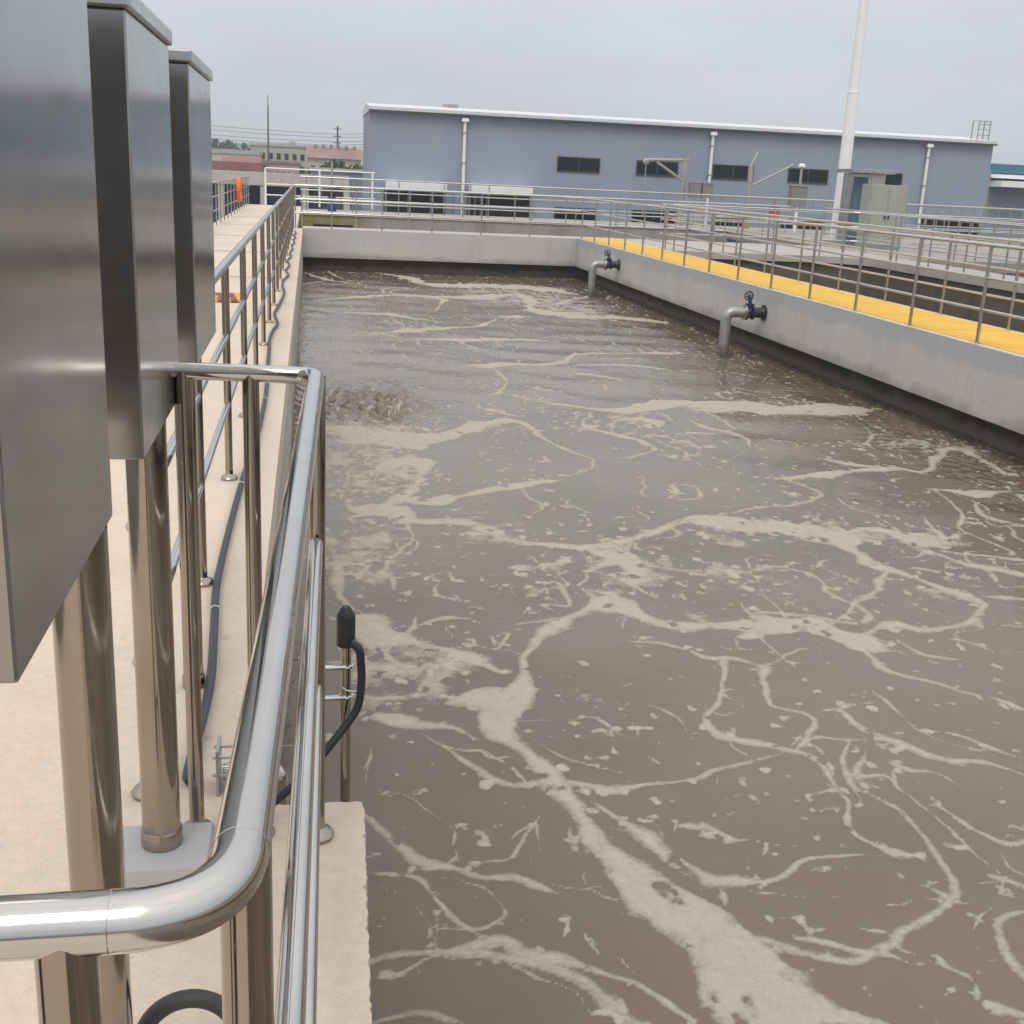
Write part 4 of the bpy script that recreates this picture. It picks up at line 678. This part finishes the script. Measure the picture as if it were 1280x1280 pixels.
for x in (6.88, 18.5, 29.35):
    d_ = part('downpipe', MB().tube([(x, YB-.12, -3.1), (x, YB-.12, 3.85)], .075, 12), WHITEM, r)
    part('hopper', MB().frustum((x-.16, YB-.26, 3.80), (x+.16, YB-.02, 3.955), .02), WHITEM, d_, r.location)
    for z in (.2, 2.0, 3.3): part('bracket', MB().box((x-.10, YB-.21, z), (x+.10, YB-.003, z+.05)), GALV, d_, r.location)
ld = MB()
for x in (31.95, 32.55): ld.tube([(x, YB+.2, 3.9), (x, YB+.2, 5.15), (x, YB+.75, 5.2), (x, YB+.75, 4.3)], .035, 8)
for z in (4.5, 4.75, 5.0, 5.14): ld.tube([(31.95, YB+.2, z), (32.55, YB+.2, z)], .02, 6)
part('roof_ladder', ld, GALV, r)
pb = MB()
for z in (.9, 1.3): pb.tube([(32.80, YB+.1, z), (32.80, YB+1.0, z)], .05, 8)
pb.tube([(32.82, YB+.1, 2.9), (32.82, YB+.1, -1)], .08, 10)
part('side_pipe', pb, GALV, r)
TEAL = plain('teal_sheet', (.045, .16, .23), .5)
r = root('workshop', (42, 62, -3.2), 'blue building with teal roof edge and white canopy at the right edge', 'building')
part('wall', MB().box((37.0, 62, -3.2), (56, 72, 2.9)), BLU, r)
part('roof', MB().box((36.8, 61.8, 2.92), (56, 72, 3.42), .02), TEAL, r)
part('canopy', MB().box((36.9, 60.6, 2.20), (56, 61.98, 2.52), .02), WHITEM, r)
part('canopy_top', MB().box((36.6, 61.2, 2.66), (39.6, 61.99, 2.86)), WHITEM, r)
window(r, r.location, 41.5, 44.5, .2, 1.2, 62)

# ------------------------------------------------------------------ the town beyond the left deck
CREAM = plain('cream_plaster', (.42, .40, .34), .85, var=.1, scale=.3)
PINK = plain('pink_plaster', (.40, .30, .27), .85, var=.1, scale=.3)
BRICKR = plain('red_roof_sheet', (.27, .125, .12), .7, var=.2, scale=.6)
REDT = plain('red_tile', (.30, .175, .155), .8, var=.25, scale=.5)
GREYR = plain('grey_roof', (.40, .40, .38), .8)
PALE = plain('pale_concrete_town', (.52, .50, .45), .85)
SLATE = plain('slate_blue_wall', (.22, .25, .31), .7)
def block(name, x0, x1, y, depth, z1, wall, roofm, rows, cols, label, zr=.4, wz0=-1.5, winh=.9, par=True, roofkind='flat'):
    r = root(name, ((x0+x1)/2, y+depth/2, -3.2), label, 'building')
    part('wall', MB().box((x0, y, -3.2), (x1, y+depth, z1)), wall, r)
    if roofkind == 'flat': part('roof', MB().box((x0-.15, y-.15, z1+.003), (x1+.15, y+depth, z1+zr)), roofm, r)
    else:
        part('roof', MB().add([(x0-.3, y-.4, z1+.003), (x1+.3, y-.4, z1+.003), (x1+.3, y+depth, z1+.003), (x0-.3, y+depth, z1+.003), (x0-.3, y+depth*.5, z1+zr), (x1+.3, y+depth*.5, z1+zr)],
             [(3,2,1,0), (0,1,5,4), (2,3,4,5), (0,4,3), (1,2,5)]), roofm, r)
    ww = (x1-x0)/cols
    for i in range(rows):
        zc = z1-.9-i*(z1-wz0-.8)/max(rows, 1)
        for k in range(cols):
            xc = x0+ww*(k+.5); o = part('window', MB().box((xc-ww*.27, y-.06, zc-winh), (xc+ww*.27, y-.004, zc)), FRAME, r)
            part('pane', MB().box((xc-ww*.23, y-.075, zc-winh+.06), (xc+ww*.23, y-.062, zc-.06)), GLASS, o, r.location)
    return r
r = block('apartment_block', -8.3, 5.2, 180, 10, 4.1, CREAM, GREYR, 3, 12, 'long cream apartment block under the thin mast on the skyline', wz0=-2)
part('balcony', MB().box((-6.6, 179.2, 1.7), (-1.2, 179.98, 2.1)), plain('balcony_dark', (.14, .14, .12), .8), r)
part('roof_tank', MB().box((-2.9, 183, 4.502), (-2.0, 184, 5.0)), GREYR, r)
r = block('row_house', -.1, 6.2, 150, 8, 2.6, PALE, REDT, 2, 6, 'row of pale houses with red roof left of the workshop', zr=1.3, roofkind='gable', wz0=-2)
for k in range(6): part('chimney', MB().box((.6+k*.95, 153.4, 3.2), (.95+k*.95, 153.8, 4.2)), REDT, r)
block('brick_house', -4.6, -1.2, 140, 6, 1.7, PINK, REDT, 3, 5, 'pinkish house in front of the cream apartment block', zr=.25, wz0=-2.5, winh=.7)
block('shed', -7.3, -4.5, 108, 8, .9, PALE, BRICKR, 1, 5, 'low shed with sloping red roof far left', zr=1.3, roofkind='gable', wz0=0)
block('white_shed', -13.5, -6.0, 150, 10, 2.6, PALE, GREYR, 1, 6, 'pale flat roofed shed in front of the dark conifers', zr=.5, wz0=1)
r = block('red_trim_building', -12.5, -3.55, 88, 6, 1.02, CREAM, BRICKR, 1, 7, 'low cream building with a long red roof edge', zr=.62, wz0=.2, winh=.4)
# long open shed with pale fascia
r = root('open_shed', (-3, 70, -3.2), 'long open shed with pale concrete fascia beyond the left deck', 'building')
part('fascia', MB().box((-12, 69, .42), (2.2, 69.3, 1.12)), PALE, r)
part('roof', MB().box((-12, 69.31, 1.0), (2.2, 78, 1.08)), GREYR, r)
part('back_wall', MB().box((-12, 77.7, -3.2), (2.2, 78, .99)), SLATE, r)
for k in range(7): part('column', MB().box((-11.9+k*2.3, 69.05, -3.2), (-11.55+k*2.3, 69.28, .418)), PALE, r)
for k in range(3): part('shutter', MB().box((-11.5+k*4.6, 69.9, -3.2), (-9.0+k*4.6, 70, .15)), plain('navy_shutter', (.035, .045, .10), .5) if k == 0 else bpy.data.materials['navy_shutter'], r)  # dark navy panels set below the fascia
r = root('plant_house', (1.9, 76, -3.2), 'plain slate blue shed left of the workshop', 'building')
part('wall', MB().box((.1, 75.5, -3.2), (4.2, 82, 1.35)), SLATE, r); part('roof', MB().box((0, 75.35, 1.353), (4.3, 82, 1.52)), GREYR, r)
window(r, r.location, 1.0, 2.2, .2, .8, 75.5)

# trees
BARK = plain('bark', (.06, .045, .035), .9)
def leafmat(name, c):
    m, t, b = newmat(name); p = pos(t)
    L(t, mixc(t, rng(t, noise(t, p, 1.4, 3), .35, .65), c, tuple(q*.5 for q in c)), b.inputs['Base Color']); b.inputs['Roughness'].default_value = .75; return m
LEAF = leafmat('green_leaves', (.055, .085, .035)); CONI = leafmat('conifer_needles', (.030, .052, .042))
def tree(x, y, z0, h, w, label, group, conifer=False):
    rr = random.Random(int(x*131+y*17)); r = root('conifer_tree' if conifer else 'broadleaf_tree', (x, y, z0), label, 'tree', group)
    part('trunk', MB().tube([(x, y, z0), (x+.05*h*rr.uniform(-1, 1), y, z0+h*.5), (x, y, z0+h*.9)], [h*.035, h*.025, h*.008], 8), BARK, r)
    lm = MB()
    for i in range(4):
        a = rr.random()*6.28; zz = z0+h*rr.uniform(.35, .6)
        lm.tube([(x, y, zz), (x+w*.35*math.cos(a), y+w*.35*math.sin(a), zz+h*.18)], [h*.014, h*.004], 6)
    part('limbs', lm, BARK, r)
    b_ = MB(); clumps = []
    for i in range(44 if conifer else 30):
        u = rr.random()
        if conifer: zz = .2+.8*u; rad = w*.5*(1.08-u)*rr.uniform(.4, 1)
        else: zz = .38+.58*u; rad = w*.5*math.sqrt(max(.05, 1-((u-.45)/.62)**2))*rr.uniform(.3, 1)
        a = rr.random()*6.28; clumps.append((x+rad*math.cos(a), y+rad*math.sin(a), z0+h*zz, w*rr.uniform(.10, .19)))
    for cx, cy, cz, cr_ in clumps:
        for k in range(26):
            dv = Vector((rr.gauss(0, 1), rr.gauss(0, 1), rr.gauss(0, .8))).normalized()*cr_*rr.uniform(.3, 1.1); s_ = w*rr.uniform(.05, .09)
            a = Vector((rr.gauss(0, 1), rr.gauss(0, 1), rr.gauss(0, 1))).normalized(); b2 = a.orthogonal().normalized(); c0 = Vector((cx, cy, cz))+dv
            b_.add([c0+a*s_, c0+b2*s_*.7, c0-a*s_, c0-b2*s_*.7], [(0,1,2,3)])
    part('crown', b_, CONI if conifer else LEAF, r); return r
for i in range(9):
    tree(-21.4+i*1.12+random.uniform(-.25, .25), 262+random.uniform(-4, 4), -3.2, random.uniform(9.0, 10.2)-.22*i, random.uniform(3.2, 4.2), ('first', 'second', 'third', 'fourth', 'fifth', 'sixth', 'seventh', 'eighth', 'ninth')[i]+' dark conifer from the left in the far skyline row', 'dark conifers on the skyline', True)
for (x, y, h, w, lab) in ((2.85, 130, 5.6, 3.0, 'round green tree in front of the red roofed row houses'), (5.4, 128, 5.0, 3.4, 'green tree right beside the left corner of the workshop'), (-.25, 120, 5.0, 1.8, 'slim green tree in front of the pinkish house'), (-5.35, 96, 4.9, 1.4, 'small green bush tree above the long red roof edge')):
    tree(x, y, -3.2, h, w, lab, None)

# power line
r = root('utility_mast', (-5.2, 160, -3.2), 'tall thin mast behind the cream apartment block', 'mast')
part('pole', MB().tube([(-5.2, 160, -3.2), (-5.16, 160, 8.8)], [.16, .09], 10), plain('mast_grey', (.10, .10, .11), .7), r)
part('antenna', MB().tube([(-5.16, 160, 7.9), (-5.16, 160, 10.0)], .05, 6), bpy.data.materials['mast_grey'], r)
r = root('utility_pole', (3.59, 160, -3.2), 'power pole with short crossarms above the red roofed row houses', 'power pole')
part('pole', MB().tube([(3.59, 160, -3.2), (3.59, 160, 6.7)], [.17, .11], 10), bpy.data.materials['mast_grey'], r)
for z in (6.3, 5.4, 4.6): part('crossarm', MB().box((3.1, 159.9, z), (4.08, 160.1, z+.1)), bpy.data.materials['mast_grey'], r)
for i, (zl, zr_) in enumerate(((6.45, 5.95), (5.95, 5.55), (5.35, 5.05), (4.85, 4.65), (4.35, 4.25))):
    pts = [(-30+u*50/12, 160, zl+1.0*(1-u/4.3)*.4+(zr_-zl)*(-18+u*50/12)/18.6-.5*math.sin(math.pi*min(1, u/8.0)) if u <= 8 else zr_+.25*(u-8)*.1) for u in range(13)]
    solo('power_line', MB().tube(pts, .028, 5), bpy.data.materials['mast_grey'], (-30, 160, zl), ('topmost', 'second highest', 'middle', 'second lowest', 'lowest')[i]+' of the five power lines across the left skyline', 'cable', 'power lines on the left skyline')

# ------------------------------------------------------------------ thin summer haze over the plant and town
hz = MB().box((-900, -40, -4.4), (900, 1700, 16))
hm, t, b = newmat('haze_air'); t.nodes.remove(b); pv = N(t, 'ShaderNodeVolumePrincipled'); pv.inputs['Color'].default_value = (.90, .93, .97, 1); pv.inputs['Density'].default_value = .0011; pv.inputs['Anisotropy'].default_value = .2
L(t, pv.outputs[0], t.nodes['Material Output'].inputs['Volume'])
tag(link('haze', hz.mesh('haze'), hm), 'pale thin haze in the air over the plant', None, None, 'stuff')
